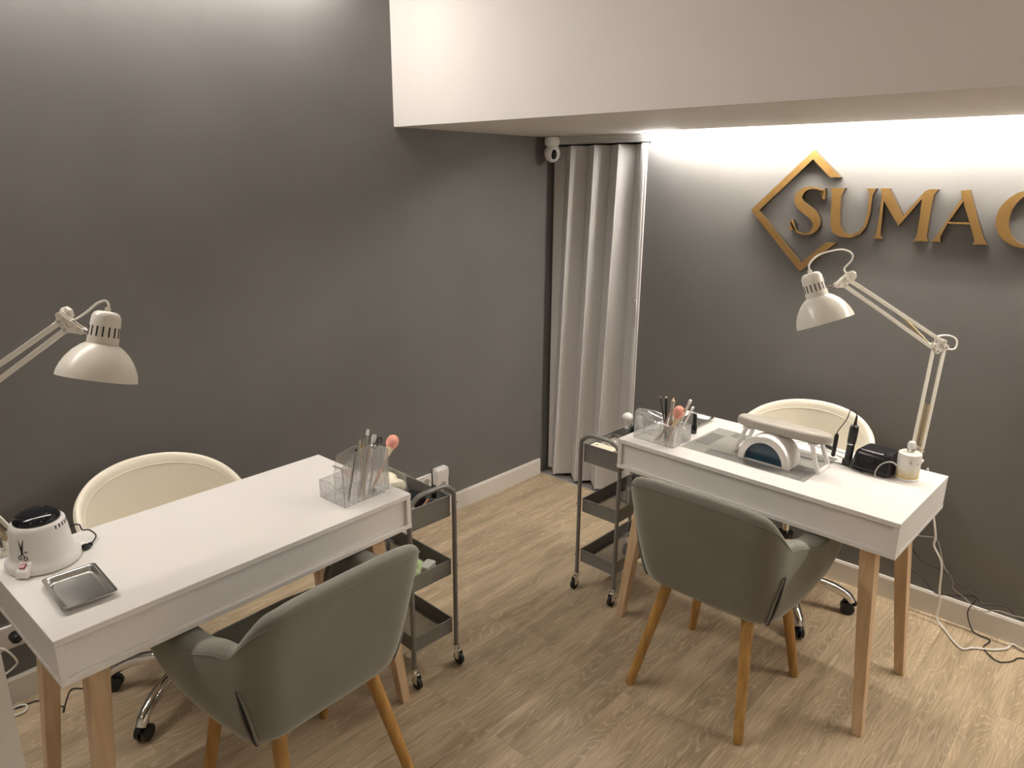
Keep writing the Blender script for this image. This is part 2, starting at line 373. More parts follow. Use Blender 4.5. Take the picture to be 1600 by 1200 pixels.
# ------------------------------------------------------------------ led lights of the room, then unseen ceiling panels added as fill
b = MB().box((-.107, YW+.1, 1.942), (-.093, -.815, 1.948)); cove = b.build('led_strip', M['led_cove'], sm=False)
tag(cove, 'long led strip hidden in the ceiling gap above the bronze letters', 'light strip')
ls = thing('led_fixture', 'short bright led bar at the end of the ceiling gap by the folding door', 'light', (-.050, -.730, 1.93))
MB().box((-.018, -.078, -.006), (.018, .078, 0)).build('mounting_channel', M['alu'], ls)
MB().box((-.014, -.076, -.022), (.014, .076, -.006)).build('diffuser', M['led_end'], ls, bevel=.003)
b = MB().box((-3.8, -.120, 2.575), (-1.32, -.100, 2.582)); tag(b.build('ceiling_strip_light', M['led_wall'], sm=False), 'led strip running along the top of the left wall', 'light strip')
pn = None
for k, (x, y) in enumerate([(-2.35, -2.3), (-4.0, -1.6), (-2.35, -4.1), (-4.0, -3.8)]):
    t = thing('ceiling_light', ['square ceiling light nearest the bulkhead', 'square ceiling light near the left wall', 'square ceiling light in the far right of the room', 'square ceiling light in the far left of the room'][k], 'light', (x, y, ZC), 0, 'square ceiling lights')
    MB().box((-.16, -.16, -.03), (.16, .16, 0)).build('housing', M['whitep'], t)
    MB().box((-.145, -.145, -.034), (.145, .145, -.030)).build('diffuser', M['led_room'], t)

# ------------------------------------------------------------------ desks
DL, DD, DH, AP = .999, .494, .770, .117
def desk(name, label, loc, rz):
    # local: x along the length 0..DL, y depth 0 (front) .. DD (wall side)
    t = thing(name, label, 'desk', loc, rz, 'white desks with wooden legs')
    MB().box((0, 0, DH-.016), (DL, DD, DH)).build('tabletop', M['desk'], t, bevel=.0012)
    for x in (0.001, DL-.017): MB().box((x, .001, DH-AP+.014), (x+.016, DD-.001, DH-.0165)).build('side_panel', M['desk'], t, bevel=.0008)
    MB().box((.0175, .012, DH-AP+.0145), (DL-.0175, .026, DH-.0165)).build('drawer_front', M['deskpanel'], t)
    MB().box((.0175, DD-.03, DH-AP+.0145), (DL-.0175, DD-.016, DH-.0165)).build('back_panel', M['deskpanel'], t)
    MB().box((0, 0, DH-AP), (DL, DD, DH-AP+.0138)).build('bottom_panel', M['desk'], t, bevel=.0012)
    for sx in (0, 1):
        for sy in (0, 1):
            tx, ty = (.095, DL-.095)[sx], (.085, DD-.085)[sy]; fx, fy = (.030, DL-.030)[sx], (.038, DD-.038)[sy]
            MB().frustum((fx, fy, 0), (tx, ty, DH-AP-.0005), .0155, .0245).build('leg', M['oakleg'], t, bevel=.002)
    return t
# left desk: right front corner (-1.790,-.989), yaw .033
dl_o = V((-1.790, -.989)); cl, sl = math.cos(.033), math.sin(.033)
desk_l = desk('desk', 'white wooden-legged desk along the left wall, with a wax heater on top', (dl_o.x-DL*cl, dl_o.y-DL*sl, 0), .033)
# right desk: left front corner (-.929,-1.172); its length runs to -y
desk_r = desk('desk', 'white wooden-legged desk under the bronze letters, with a nail lamp on top', (-.929, -1.172, 0), -PI/2-.0244)

# ------------------------------------------------------------------ armchairs
def armchair(label, loc, rz):
    # local: front is +y, back is -y
    t = thing('armchair', label, 'chair', loc, rz, 'grey velvet armchairs')
    def plan(hw, back, rc, fr, s):
        # U path, s in -1..1 ; straight back, round corners, arms running forward
        a = hw-rc; arc = PI*rc/2; arm = fr-(back+rc); tot = a+arc+arm; q = abs(s)*tot; sg = 1 if s >= 0 else -1
        if q < a: return V((sg*q, back)), V((0, -1))
        if q < a+arc:
            th = (q-a)/rc; return V((sg*(a+rc*math.sin(th)), back+rc-rc*math.cos(th))), V((sg*math.sin(th), -math.cos(th)))
        return V((sg*hw, back+rc+(q-a-arc))), V((sg, 0))
    def smooth(a, b, x): x = max(0, min(1, (x-a)/(b-a))); return x*x*(3-2*x)
    def top(s):
        q = abs(s); z = .800-.012*q
        z -= .012*smooth(.2, .36, q); z -= .110*smooth(.32, .52, q); z -= .030*smooth(.52, .74, q); z -= .010*smooth(.85, 1.0, q); return z
    def bot(s): q = abs(s); return .375+.03*smooth(.55, .9, q)+.09*smooth(.90, 1.0, q)
    def surf(s, h, off=0.0):
        zt, zb = top(s), bot(s); z = zb+(zt-zb)*h; k = (z-.375)/(.80-.375)
        pb, nb = plan(.226, -.150, .080, .170, s); pt, nt = plan(.277, -.262, .095, .215, s)
        # the back leans evenly; the arms bulge outwards
        kk = k**.85; kx = max(0, k)**.5; p = V((pb.x+(pt.x-pb.x)*kx, pb.y+(pt.y-pb.y)*kk)); n = (nb.lerp(nt, kk)).normalized(); bul = (.032*h+.034*math.sin(PI*min(1, h)))*smooth(.46, .76, abs(s))
        p = p+V((n.x, n.y*.2))*bul
        return V((p.x+n.x*off, p.y+n.y*off, z)), n
    N = 48; ring = []
    for i in range(N+1):
        s = -1+2*i/N; e = abs(s); end = 1-smooth(.965, 1.0, e)*.45
        th = (.050+.026*smooth(.50, .68, e))*end+.008; R = []
        for h in (0, .12, .3, .5, .7, .86, .95): R.append(surf(s, h)[0])
        pt, n = surf(s, 1.0); n3 = V((n.x, n.y, 0))
        R += [pt-n3*.006+V((0,0,-.004)), pt-n3*th*.30+V((0,0,.006)), pt-n3*th*.72+V((0,0,.004)), pt-n3*th+V((0,0,-.014))]
        for h in (.86, .7, .5, .3, .12, .0): 
            p, n2 = surf(s, h); n2 = V((n2.x, n2.y, 0)); R.append(p-n2*th)
        ring.append(R)
    b = MB(); k = len(ring[0]); vs = [p for R in ring for p in R]
    fs = [(i*k+j, i*k+(j+1) % k, (i+1)*k+(j+1) % k, (i+1)*k+j) for i in range(N) for j in range(k)]
    # puffed arm fronts
    for i, sgn in ((0, -1), (N, 1)):
        R = ring[i]; c = sum(R, V())/k; o = len(vs); mid = [c.lerp(p, .72)+V((0, .020, 0)) for p in R]; vs += mid; vs.append(c+V((0, .026, 0)))
        for j in range(k):
            fs.append((i*k+j, i*k+(j+1) % k, o+(j+1) % k, o+j)); fs.append((o+j, o+(j+1) % k, o+k))
    b.add(vs, fs); b.build('shell', M['velvet'], t, sub=1, angle=180)
    # seat cushion and closed underside
    b = MB(); prof = []
    for i in range(33):
        s = -1+2*i/32; p, n = plan(.212, -.150, .085, .170, s); prof.append((p.x*.985, p.y+.002))
    poly = prof+[(.20, .235), (.10, .25), (-.10, .25), (-.20, .235)]
    b.prism(poly, lambda x, y: (x*.98, y*.98, .378), lambda x, y: (x*1.05, y*1.03, .430)); b.build('seat_base', M['velvet'], t, bevel=.012, seg=3)
    b = MB(); b.prism(poly, lambda x, y: (x*1.02, y*1.02, .431), lambda x, y: (x*1.06, y*1.02, .485)); b.build('seat', M['velvet'], t, bevel=.022, seg=4)
    # shade of the open seam painted as a dark strip, with piping at each rear corner
    for sg in (-1, 1):
        b = MB(); L, Rr, P1, P2 = [], [], [], []
        for i in range(15):
            h = .05+.58*i/14; w_ = .010*math.sin(PI*(.04+.96*i/14))**.7 if i < 14 else .0005
            sm_ = sg*(.408+.070*h); L.append(surf(sm_-.030*w_/.010*.5, h, .0025)[0]); Rr.append(surf(sm_+.030*w_/.010*.5, h, .0025)[0])
            P1.append(surf(sm_-.030*w_/.010*.55, h, .001)[0]); P2.append(surf(sm_+.030*w_/.010*.55, h, .001)[0])
        n = len(L); b.add(L+Rr, [(i, i+1, n+i+1, n+i) for i in range(n-1)]); b.tube([l.lerp(r_, .5) for l, r_ in zip(L, Rr)], .0035, 6)
        b.build('seam_gap', M['seam'], t)
        b = MB(); b.tube(P1, .0038, 8); b.tube(P2, .0038, 8); b.build('seam_piping', M['velvet'], t)
    # top seam line
    b = MB(); b.tube([surf(-.97+1.94*i/60, .955, -.0015)[0] for i in range(61)], .0016, 6); b.build('edge_stitching', M['velvet'], t)
    for sx in (-1, 1):
        for fx, fy, tx, ty in ((.205, -.222, .145, -.105), (.205, .222, .150, .165)):
            MB().lathe([(.0145, 0), (.0155, .004), (.0205, 1.0*V((sx*fx-sx*tx, fy-ty, .40)).length)], (sx*fx, fy, .0), V((sx*(tx-fx), ty-fy, .385)), 20).build('leg', M['chairleg'], t)
    return t
ch_r = armchair('grey velvet armchair with oak legs at the desk under the bronze letters', (-.998, -1.672, 0), -PI/2)
ch_l = dup(ch_r, (-2.245, -1.055, 0), math.radians(3), 'grey velvet armchair with oak legs at the desk along the left wall')

# ------------------------------------------------------------------ white swivel chairs
def swivel(label, loc, rz, base_rot, dz=0):
    t = thing('swivel_chair', label, 'chair', loc, rz, 'cream tub chairs on castors')
    # shell: local front +y
    def P(a, h, off=0):
        zt = .585+.215*max(0, math.cos(a*.88))**.6; zb = .50; z = zb+(zt-zb)*h
        k = .88+.12*((z-.50)/.30); rx, ry = (.296+off)*k, (.240+off)*k
        return V((rx*math.sin(a), -ry*math.cos(a)+.005, z+dz))
    N = 40; rings = []
    for i in range(N+1):
        a = -1.72+3.44*i/N; R = []
        for h in (0, .25, .5, .75, .93): R.append(P(a, h))
        R += [P(a, 1.0, -.003)+V((0,0,.003)), P(a, 1.0, -.012)+V((0,0,.006)), P(a, 1.0, -.022)+V((0,0,.002))]
        for h in (.92, .75, .5, .25, 0): R.append(P(a, h, -.026-.014*(1-h)))
        rings.append(R)
    b = MB(); k = len(rings[0]); vs = [p for R in rings for p in R]
    fs = [(i*k+j, i*k+(j+1) % k, (i+1)*k+(j+1) % k, (i+1)*k+j) for i in range(N) for j in range(k)]+[tuple(range(k)), tuple(reversed(range(N*k, N*k+k)))]
    b.add(vs, fs); b.build('backrest', M['leather'], t, sub=1, angle=180)
    b = MB()
    b.tube([P(-1.66+3.32*i/50, .90, -.0265) for i in range(51)], .0022, 6); b.tube([P(-1.66+3.32*i/50, .97, -.001) for i in range(51)], .0022, 6)
    b.build('piping', M['stitch'], t)
    b = MB(); b.lathe([(.10, .455), (.20, .46), (.236, .475), (.240, .51), (.225, .535), (.15, .545), (.0, .545)], (0, 0, dz), n=36); b.build('seat', M['leather'], t)
    b = MB().cyl((0, 0, .10), (0, 0, .30), .024, n=20); b.cyl((0, 0, .25), (0, 0, .455+dz), .014, n=16); b.build('gas_lift', M['chrome'], t)
    b = MB().cyl((0, 0, .298), (0, 0, .318), .031, n=20); b.build('lift_collar', M['black'], t); MB().box((-.07, -.07, .435+dz), (.07, .07, .4545+dz)).build('seat_plate', M['black'], t, bevel=.004)
    b = MB(); b.cyl((0, 0, .085), (0, 0, .135), .036, n=24)
    arms = []
    for i in range(5):
        a = base_rot+i*2*PI/5; c, s_ = math.cos(a), math.sin(a)
        b.tube([(c*.02, s_*.02, .112), (c*.11, s_*.11, .120), (c*.20, s_*.20, .108), (c*.262, s_*.262, .080), (c*.284, s_*.284, .056)], .0145, 14, smooth=4, rs=[.022, .0185])
        arms.append((c, s_, a))
    b.build('star_base', M['chrome'], t)
    for c, s_, a in arms:
        d = V((-s_, c, 0)); ctr = V((c*.282, s_*.282, .027)); q = V((c, s_, 0))*.012
        b = MB()
        for sg in (-1, 1):
            b.lathe([(.019, 0), (.027, .003), (.027, .016), (.022, .019)], ctr-q+d*(sg*.003 if sg > 0 else -.022), d, 20)
        b.build('castor_wheel', M['black'], t)
        MB().tube([ctr-q+V((0,0,.030))-V((c,s_,0))*.018, ctr+V((0,0,.034)), ctr+q*1.6+V((0,0,.018))], .010, 10, smooth=3).build('castor_hood', M['black'], t)
    return t
sw_r = swivel('cream tub swivel chair on chrome base behind the desk under the bronze letters', (-.335, -1.625, 0), math.radians(83), math.radians(128.6+7), .030)
sw_l = swivel('cream tub swivel chair on chrome base between the left wall and its desk', (-2.268, -.350, 0), math.radians(191), math.radians(32.2-11), -.008)

# ------------------------------------------------------------------ trolleys
def trolley(label, loc, rz):
    # local: short ends at y=0 (near) and y=L, width along x -W/2..W/2
    t = thing('trolley', label, 'trolley', loc, rz, 'grey three-tier steel trolleys')
    Wd, L = .194, .40; hx = Wd/2
    for y in (0, L):
        b = MB(); b.tube([(-hx, y, .072), (-hx, y, .40), (-hx, y, .655), (-hx+.010, y, .690), (-hx+.040, y, .712), (-hx+.075, y, .716), (0, y, .716), (hx-.075, y, .716), (hx-.040, y, .712), (hx-.010, y, .690), (hx, y, .655), (hx, y, .40), (hx, y, .072)], .0085, 12, smooth=4)
        for x in (-hx, hx):
            for z in (.64, .395, .155): b.cyl((x+(.0085 if x > 0 else -.0085), y, z), (x+(.0115 if x > 0 else -.0115), y, z), .0045, n=10)
        b.build('end_frame', M['trolley'], t)
    for zt, zb in ((.668, .590), (.420, .362), (.182, .126)):
        b = MB(); x0, x1, y0, y1 = -hx+.010, hx-.010, .010, L-.010; k = .0015
        b.box((x0, y0, zb), (x1, y0+k, zt)); b.box((x0, y1-k, zb), (x1, y1, zt)); b.box((x0, y0+k, zb), (x0+k, y1-k, zt)); b.box((x1-k, y0+k, zb), (x1, y1-k, zt))
        for a, c in (((x0, y0), (x1, y0)), ((x0, y1), (x1, y1)), ((x0, y0), (x0, y1)), ((x1, y0), (x1, y1))): b.tube([(*a, zt), (*c, zt)], .0030, 8)
        b.box((x0, y0, zb), (x1, y0+.012, zb+.0015)); b.box((x0, y1-.012, zb), (x1, y1, zb+.0015)); b.box((x0, y0+.012, zb), (x0+.012, y1-.012, zb+.0015)); b.box((x1-.012, y0+.012, zb), (x1, y1-.012, zb+.0015))
        tr = b.build('tray', M['trolley'], t)
        MB().box((x0+.011, y0+.011, zb+.0002), (x1-.011, y1-.011, zb+.0010)).build('wire_mesh', M['mesh'], tr, sm=False)
    for x in (-hx, hx):
        for y in (0, L):
            b = MB().cyl((x, y, .060), (x, y, .074), .012, n=14)
            b.box((x-.011, y-.020, .052), (x+.011, y+.006, .060)); b.box((x-.011, y-.024, .020), (x-.009, y-.002, .054)); b.box((x+.009, y-.024, .020), (x+.011, y-.002, .054))
            f = b.build('castor_fork', M['chrome'], t, bevel=.001, seg=1)
            MB().lathe([(.016, 0), (.023, .002), (.023, .014), (.016, .016)], (x-.008, y-.014, .023), (1, 0, 0), 20).build('castor_wheel', M['rubber'], f)
    return t
tr_l = trolley('grey three-tier trolley at the right end of the desk along the left wall', (-1.655, -.930, 0), math.radians(-1.5))
tr_r = dup(tr_l, (-.855, -1.041, 0), -PI/2+math.radians(0), 'grey three-tier trolley beside the folding door, left of the right desk')

# ------------------------------------------------------------------ arm lamps
def lamp(label, base, elbow, head, cap, rim, r_rim, cable_up, cable_elbow, side, group='white arm lamps'):
    base, elbow, head, cap, rim = map(V, (base, elbow, head, cap, rim))
    t = thing('arm_lamp', label, 'lamp', base, 0, group); o = base
    L = lambda p: V(p)-o
    n = (head-base).cross(V((0, 0, 1))).normalized()*side           # normal of the arm plane
    # clamp
    b = MB(); b.cyl((0, 0, .006), (0, 0, .034), .016, n=18); b.box((-.026, -.022, 0), (.026, .022, .008)); b.build('clamp', M['lampw'], t, bevel=.002)
    b = MB().cyl((-.030, -.014, 0), (-.030, -.014, .046), .0065, n=14); b.build('clamp_screw', M['lampw'], t)
    b = MB().cyl((0, 0, .030), (0, 0, .046), .011, n=16); b.cyl(V((0,0,.046))-n*.012, V((0,0,.046))+n*.012, .009, n=14); b.build('swivel_knuckle', M['chrome'], t)
    b0 = V((0, 0, .050)); e = L(elbow); h = L(head)
    def pair(a, c, wa, wc, wd=.011, th=.006):
        d = (c-a).normalized(); q = d.cross(n).normalized()
        return [(a+q*wa/2, c+q*wc/2), (a-q*wa/2, c-q*wc/2)], q
    lo, ql = pair(b0, e, .036, .040); upm, qu = pair(e, h, .036, .022)
    for a, c in lo: 
        b = MB(); b.bar(a, c, .0125, .006, n); b.build('lower_arm_bar', M['lampw'], t, bevel=.001, seg=1)
    for a, c in upm:
        b = MB(); b.bar(a, c, .0125, .006, n); b.build('upper_arm_bar', M['lampw'], t, bevel=.001, seg=1)
    # elbow plates
    b = MB(); cn = [lo[0][1], lo[1][1], upm[0][0], upm[1][0]]
    for k in (-1, 1):
        for i in range(4):
            for j in range(i+1, 4): b.bar(cn[i]+n*k*.006, cn[j]+n*k*.006, .013, .002, n)
        for p in cn: b.cyl(p+n*k*.005, p+n*k*.0085, .010, n=14)
    b.build('elbow_bracket', M['lampw'], t)
    for p in cn+[lo[0][0], lo[1][0], upm[0][1], upm[1][1]]: MB().cyl(p-n*.0105, p+n*.0105, .0038, n=10).build('rivet', M['steel'], t)
    # base bracket
    b = MB()
    for k in (-1, 1):
        b.bar(lo[0][0]+n*k*.006, lo[1][0]+n*k*.006, .016, .002, n); b.bar(lo[0][0]+n*k*.006, V((0,0,.012)), .013, .002, n); b.bar(lo[1][0]+n*k*.006, V((0,0,.012)), .013, .002, n)
    b.build('base_bracket', M['lampw'], t)
    # springs
    def spring(a, c, r):
        d = c-a; P = []; x = d.orthogonal().normalized(); y = d.normalized().cross(x); turns = int(d.length/.004)
        for i in range(turns*6+1):
            th = 2*PI*i/6; P.append(a+d*i/(turns*6)+(x*math.cos(th)+y*math.sin(th))*r)
        return MB().tube(P, .0011, 4)
    s0 = lo[1 if side > 0 else 0][0]; s1 = lo[1 if side > 0 else 0][1]
    for k in (-1, 1):
        spring(b0+n*k*.010+V((0,0,.008)), b0.lerp(e, .44)+n*k*.010, .0045).build('spring', M['brass'], t)
    a_, c_ = upm[0][0]+n*.010, upm[1][0].lerp(upm[1][1], .46)+n*.010
    spring(a_, c_, .0045).build('spring', M['brass'], t)
    # head bracket and knob
    cap, rim = L(cap), L(rim); ax = (rim-cap).normalized(); neck = cap+ax*.062
    side_pt = h-(h-neck).normalized()*.0
    b = MB(); tip = h+(neck-h).normalized()*.040; top_ = h+V((0,0,.022))-(neck-h).normalized()*.004
    for k in (-1, 1):
        pts = [upm[0][1], upm[1][1], tip, top_]
        for i in range(4):
            for j in range(i+1, 4): b.bar(pts[i]+n*k*.0055, pts[j]+n*k*.0055, .014, .002, n)
        for p in pts: b.cyl(p+n*k*.0045, p+n*k*.0075, .0085, n=14)
    b.build('head_bracket', M['lampw'], t)
    kn = top_-n*side*.010; b = MB(); dk = (-n*side)
    b.lathe([(.009, 0), (.016, .004), (.018, .012), (.013, .018), (.004, .020)], kn, dk, 8); b.build('knob', M['lampw'], t, angle=20)
    nb = neck+(tip-neck).normalized()*.032
    q = ax.cross((tip-neck).normalized()).normalized()
    b = MB(); b.cyl(tip+ax*.004, nb+ax*.004, .0026, n=8); b.cyl(tip-ax*.004, nb-ax*.004, .0026, n=8); b.cyl(tip-n*.010, tip+n*.010, .005, n=10); b.build('head_hinge', M['chrome'], t)
    # shade and socket housing
    cl = .078; bl = (rim-cap).length-cl
    prof = [(.036, 0), (.046, bl*.08), (.060, bl*.24), (.072, bl*.44), (.081, bl*.66), (.0862, bl*.86), (r_rim, bl)]
    prof = [(r*r_rim/.0875, z) if i else (r, z) for i, (r, z) in enumerate(prof)]
    inner = [(r-.0018, z) for r, z in reversed(prof)]
    P3 = [(r, z) for r, z in prof]+[(r_rim-.0018, bl)]+inner[1:]
    b = MB(); b.lathe(P3, cap+ax*cl, ax, 40, cap=False); sh = b.build('shade', M['lampw'], t)
    MB().ball(cap+ax*(cl+.045), .024, 16, ax=ax).build('bulb', M['whitep'], sh)
    b = MB(); b.lathe([(.004, -.001), (.020, 0), (.027, .004), (.0315, .013), (.0325, .03), (.0345, cl), (.034, cl+.003), (.030, cl+.003)], cap, ax, 32)
    hs = b.build('socket_housing', M['lampw'], t)
    b = MB(); vdir = ax.orthogonal().normalized(); wdir = ax.cross(vdir)
    for i in range(16):
        th = 2*PI*i/16; rd = vdir*math.cos(th)+wdir*math.sin(th); td = ax.cross(rd)
        b.bar(cap+ax*.036+rd*.0329, cap+ax*.060+rd*.0338, .0032, .0012, rd)
    for i in range(6):
        th = 2*PI*i/6; rd = vdir*math.cos(th)+wdir*math.sin(th); b.bar(cap+ax*.0018+rd*.012, cap+ax*.0018+rd*.022, .0028, .0012, ax)
    b.build('vent_slots', M['seam'], hs)  # dark bars on the housing, painted shade of the vent slots
    MB().cyl(cap-ax*.010, cap+ax*.002, .0065, n=12).build('cable_gland', M['lampw'], hs)
    b = MB(); b.tube([cap-ax*.010]+[L(p) for p in cable_up]+[top_], .0030, 8, smooth=5); b.build('cable', M['cablew'], t)
    b = MB(); b.tube([upm[0][0]+n*.004]+[L(p) for p in cable_elbow]+[lo[0][1]], .0030, 8, smooth=5); b.build('cable', M['cablew'], t)
    return t
def at(px, py, d):      # a point d metres ahead of the camera, for laying out the lamps once
    return CP+d*(fw+r2*(px-800)/FPX-u2*(py-600)/FPX)
LR = dict(base=(-.400, -2.065, .7702), elbow=at(1468, 541, 2.46), head=at(1322, 441, 2.32))
lamp('white arm lamp with its bowl shade hanging over the desk under the bronze letters', **LR, cap=at(1266, 427, 2.28), rim=at(1289.5, 504, 2.28), r_rim=.0875,
     cable_up=[at(1265, 412, 2.28), at(1280, 398, 2.29), at(1312, 390, 2.30), at(1330, 395, 2.31), at(1331, 406, 2.315), at(1319, 420, 2.32)],
     cable_elbow=[at(1462, 528, 2.45), at(1478, 524, 2.46), at(1492, 528, 2.46), at(1495, 537, 2.46), at(1488, 546, 2.46)], side=1)
lamp('white arm lamp with its bowl shade hanging over the left desk', base=(-2.742, -.512, .7702), elbow=at(-143, 685, 1.80), head=at(100, 508, 1.68),
     cap=at(168, 487, 1.70), rim=at(151.5, 592, 1.70), r_rim=.0875,
     cable_up=[at(170, 477, 1.70), at(165, 470, 1.70), at(152, 474, 1.69), at(135, 488, 1.69), at(118, 499, 1.68), at(103, 502, 1.68), at(97, 494, 1.68)],
     cable_elbow=[at(-150, 665, 1.79), at(-170, 662, 1.80), at(-185, 680, 1.80), at(-170, 700, 1.80)], side=1)

# ------------------------------------------------------------------ bronze sign
sg = thing('wall_sign', 'bronze relief lettering with an open diamond on the right grey wall', 'sign', (0, 0, 1.5))
SX0, SX1 = -.0005, -.026
def plate(name, *polys):
    b = MB()
    for pl in polys:
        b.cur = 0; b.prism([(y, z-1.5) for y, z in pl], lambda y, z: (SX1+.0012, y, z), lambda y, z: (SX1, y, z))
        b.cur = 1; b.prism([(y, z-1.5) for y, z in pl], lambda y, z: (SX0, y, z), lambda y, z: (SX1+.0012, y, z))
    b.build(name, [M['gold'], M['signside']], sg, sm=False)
plate('diamond_frame', [(-1.5571, 1.732), (-1.440, 1.8388), (-1.196, 1.593), (-1.440, 1.347), (-1.5723, 1.4756), (-1.5320, 1.4756), (-1.440, 1.3855), (-1.2335, 1.593), (-1.440, 1.802), (-1.5160, 1.732)])
def stroke(cl, ws, k=5):
    P = catmull([V((y, z, w_)) for (y, z), w_ in zip(cl, ws)], k); l, r_ = [], []
    for i, p in enumerate(P):
        d = P[min(i+1, len(P)-1)]-P[max(i-1, 0)]; d = V((d.x, d.y)).normalized(); q = V((-d.y, d.x))*p.z/2
        l.append((p.x+q.x, p.y+q.y)); r_.append((p.x-q.x, p.y-q.y))
    return l+r_[::-1]
K = .00075
plate('letter_s', stroke([(-1.4985, 1.664), (-1.4900, 1.678), (-1.4742, 1.6865), (-1.4436, 1.6900), (-1.4140, 1.678), (-1.3975, 1.6520), (-1.4095, 1.6233), (-1.4393, 1.6006), (-1.4700, 1.5775), (-1.4850, 1.5473), (-1.4740, 1.5186), (-1.4480, 1.5045), (-1.4115, 1.511), (-1.3900, 1.529), (-1.3790, 1.5495)],
      [w_*K for w_ in (7, 9, 9, 13, 26, 42, 48, 50, 48, 40, 24, 11, 9, 9, 7)]),
      [(-1.5015, 1.690), (-1.5068, 1.6471), (-1.4990, 1.6455), (-1.4850, 1.6780), (-1.4960, 1.684)], [(-1.3747, 1.5600), (-1.3860, 1.560), (-1.4026, 1.5204), (-1.3761, 1.5145)])
plate('letter_u', [(-1.5231, 1.6913), (-1.5802, 1.6913), (-1.5688, 1.66), (-1.5725, 1.5813), (-1.5807, 1.5455), (-1.6006, 1.5169), (-1.6266, 1.5102), (-1.656, 1.5262), (-1.6702, 1.5497), (-1.6758, 1.5994), (-1.6736, 1.676), (-1.6611, 1.6916), (-1.697, 1.6916), (-1.6856, 1.6624), (-1.6863, 1.5927), (-1.6796, 1.5466), (-1.6609, 1.5157), (-1.628, 1.4994), (-1.585, 1.5005), (-1.5542, 1.5149), (-1.5389, 1.5545), (-1.5326, 1.6736)])
plate('letter_m', [(-1.7116, 1.6918), (-1.7432, 1.6922), (-1.8055, 1.5917), (-1.8665, 1.6827), (-1.8836, 1.6915), (-1.9113, 1.6905), (-1.8987, 1.6721), (-1.8965, 1.6139), (-1.897, 1.5199), (-1.9048, 1.5013), (-1.8525, 1.5013), (-1.863, 1.5166), (-1.8644, 1.5926), (-1.8612, 1.6561), (-1.7949, 1.5535), (-1.7299, 1.6462), (-1.7318, 1.5944), (-1.7345, 1.5176), (-1.7447, 1.502), (-1.7074, 1.502), (-1.7196, 1.5182), (-1.7219, 1.594), (-1.72, 1.67)])
plate('letter_a', [(-1.9833, 1.6874), (-2.0114, 1.6915), (-2.0533, 1.5871), (-2.0805, 1.5239), (-2.0954, 1.5021), (-2.0487, 1.5011), (-2.0546, 1.5145), (-1.9898, 1.6674)],
      [(-1.9902, 1.6621), (-1.9973, 1.6496), (-1.9616, 1.5766), (-1.9415, 1.5224), (-1.9464, 1.5026), (-1.9151, 1.5026), (-1.9278, 1.5203), (-1.9595, 1.5897)],
      [(-1.9614, 1.577), (-2.0294, 1.577), (-2.0318, 1.5700), (-1.9566, 1.5700)])
cpl = [(-2.205+.0985*math.cos(a), 1.5965+.0985*math.sin(a)) for a in [math.radians(40+(280)*i/40+0) for i in range(41)]]
cpi = [(-2.218+.070*math.cos(a), 1.5965+.090*math.sin(a)) for a in [math.radians(40+(280)*i/40+0) for i in range(41)]]
plate('letter_c', [(-4.41-y, z) if False else (y, z) for y, z in []] or [(y, z) for y, z in ([( -2.205+.0985*math.cos(math.radians(a)), 1.5965+.0985*math.sin(math.radians(a))) for a in range(128, -129, -8)]+[(-2.217+.071*math.cos(math.radians(a)), 1.5965+.0895*math.sin(math.radians(a))) for a in range(-124, 125, 8)])])

# ------------------------------------------------------------------ security camera
sc = thing('security_camera', 'white dome security camera hanging from the soffit in the corner', 'camera', (-.050, -.085, BZ))
MB().lathe([(.020, 0), (.034, -.004), (.040, -.020), (.040, -.034), (.032, -.048), (.018, -.054)], (0,0,0), (0,0,1), 28).build('base', M['whitep'], sc)
vd = (CP-V((-.05, -.085, 1.85))); vd.z = -.35; vd = (vd.normalized()+V((.10, -.25, 0))).normalized()
b = MB(); b.ball((0, 0, -.084), .042, 28, (1, 1, 1.08)); b.build('head', M['whitep'], sc)
MB().ball(V((0,0,-.086))+vd*.0285, .024, 20, (.72, .80, 1.12)).build('lens_window', M['gloss_black'], sc)

# ------------------------------------------------------------------ wall sockets
def socket(label, x0, x1, z0, z1, n, plug=None):
    t = thing('wall_socket', label, 'socket', (x0, 0, z0), 0, 'white wall sockets'); w_ = x1-x0; h = z1-z0
    MB().box((0, -.010, 0), (w_, -.0004, h)).build('cover_plate', M['whitep'], t, bevel=.006, seg=3)
    for i in range(n):
        cx = (i+.5)*w_/n; b = MB()
        b.lathe([(.0215, 0), (.0215, .0012), (.0195, .0012), (.0185, -.0035), (.001, -.0035)], (cx, -.0102, h/2), (0, -1, 0), 24, cap=False); r_ = b.build('socket_ring', M['whitep'], t)
        b = MB(); b.lathe([(.019, 0), (.001, .0001)], (cx, -.0104, h/2), (0, -1, 0), 24); 
        for k in (-1, 1): b.cyl((cx+k*.0095, -.0106, h/2), (cx+k*.0095, -.0108, h/2), .0026, n=8)
        b.build('socket_well', M['pad'] if i != plug else M['black'], r_)
    return t
s1 = socket('white double wall socket with an adapter, behind the left trolley', -1.012, -.868, .185, .265, 2)
a1 = thing('plug_adapter', 'white square plug adapter on the wall socket behind the left trolley', 'adapter', (-.862, -.0005, .160))
b = MB().box((0, -.040, 0), (.085, 0, .128)); b.build('body', M['whitep'], a1, bevel=.012, seg=4)
MB().box((.004, -.0425, .072), (.081, -.0400, .120)).build('cover_flap', M['whitep'], a1, bevel=.001, seg=1)
b = MB(); b.lathe([(.021, 0), (.021, .0015), (.019, .0015), (.0185, .0004)], (.043, -.0400, .036), (0, -1, 0), 24, cap=False); b.build('socket_ring', M['whitep'], a1)
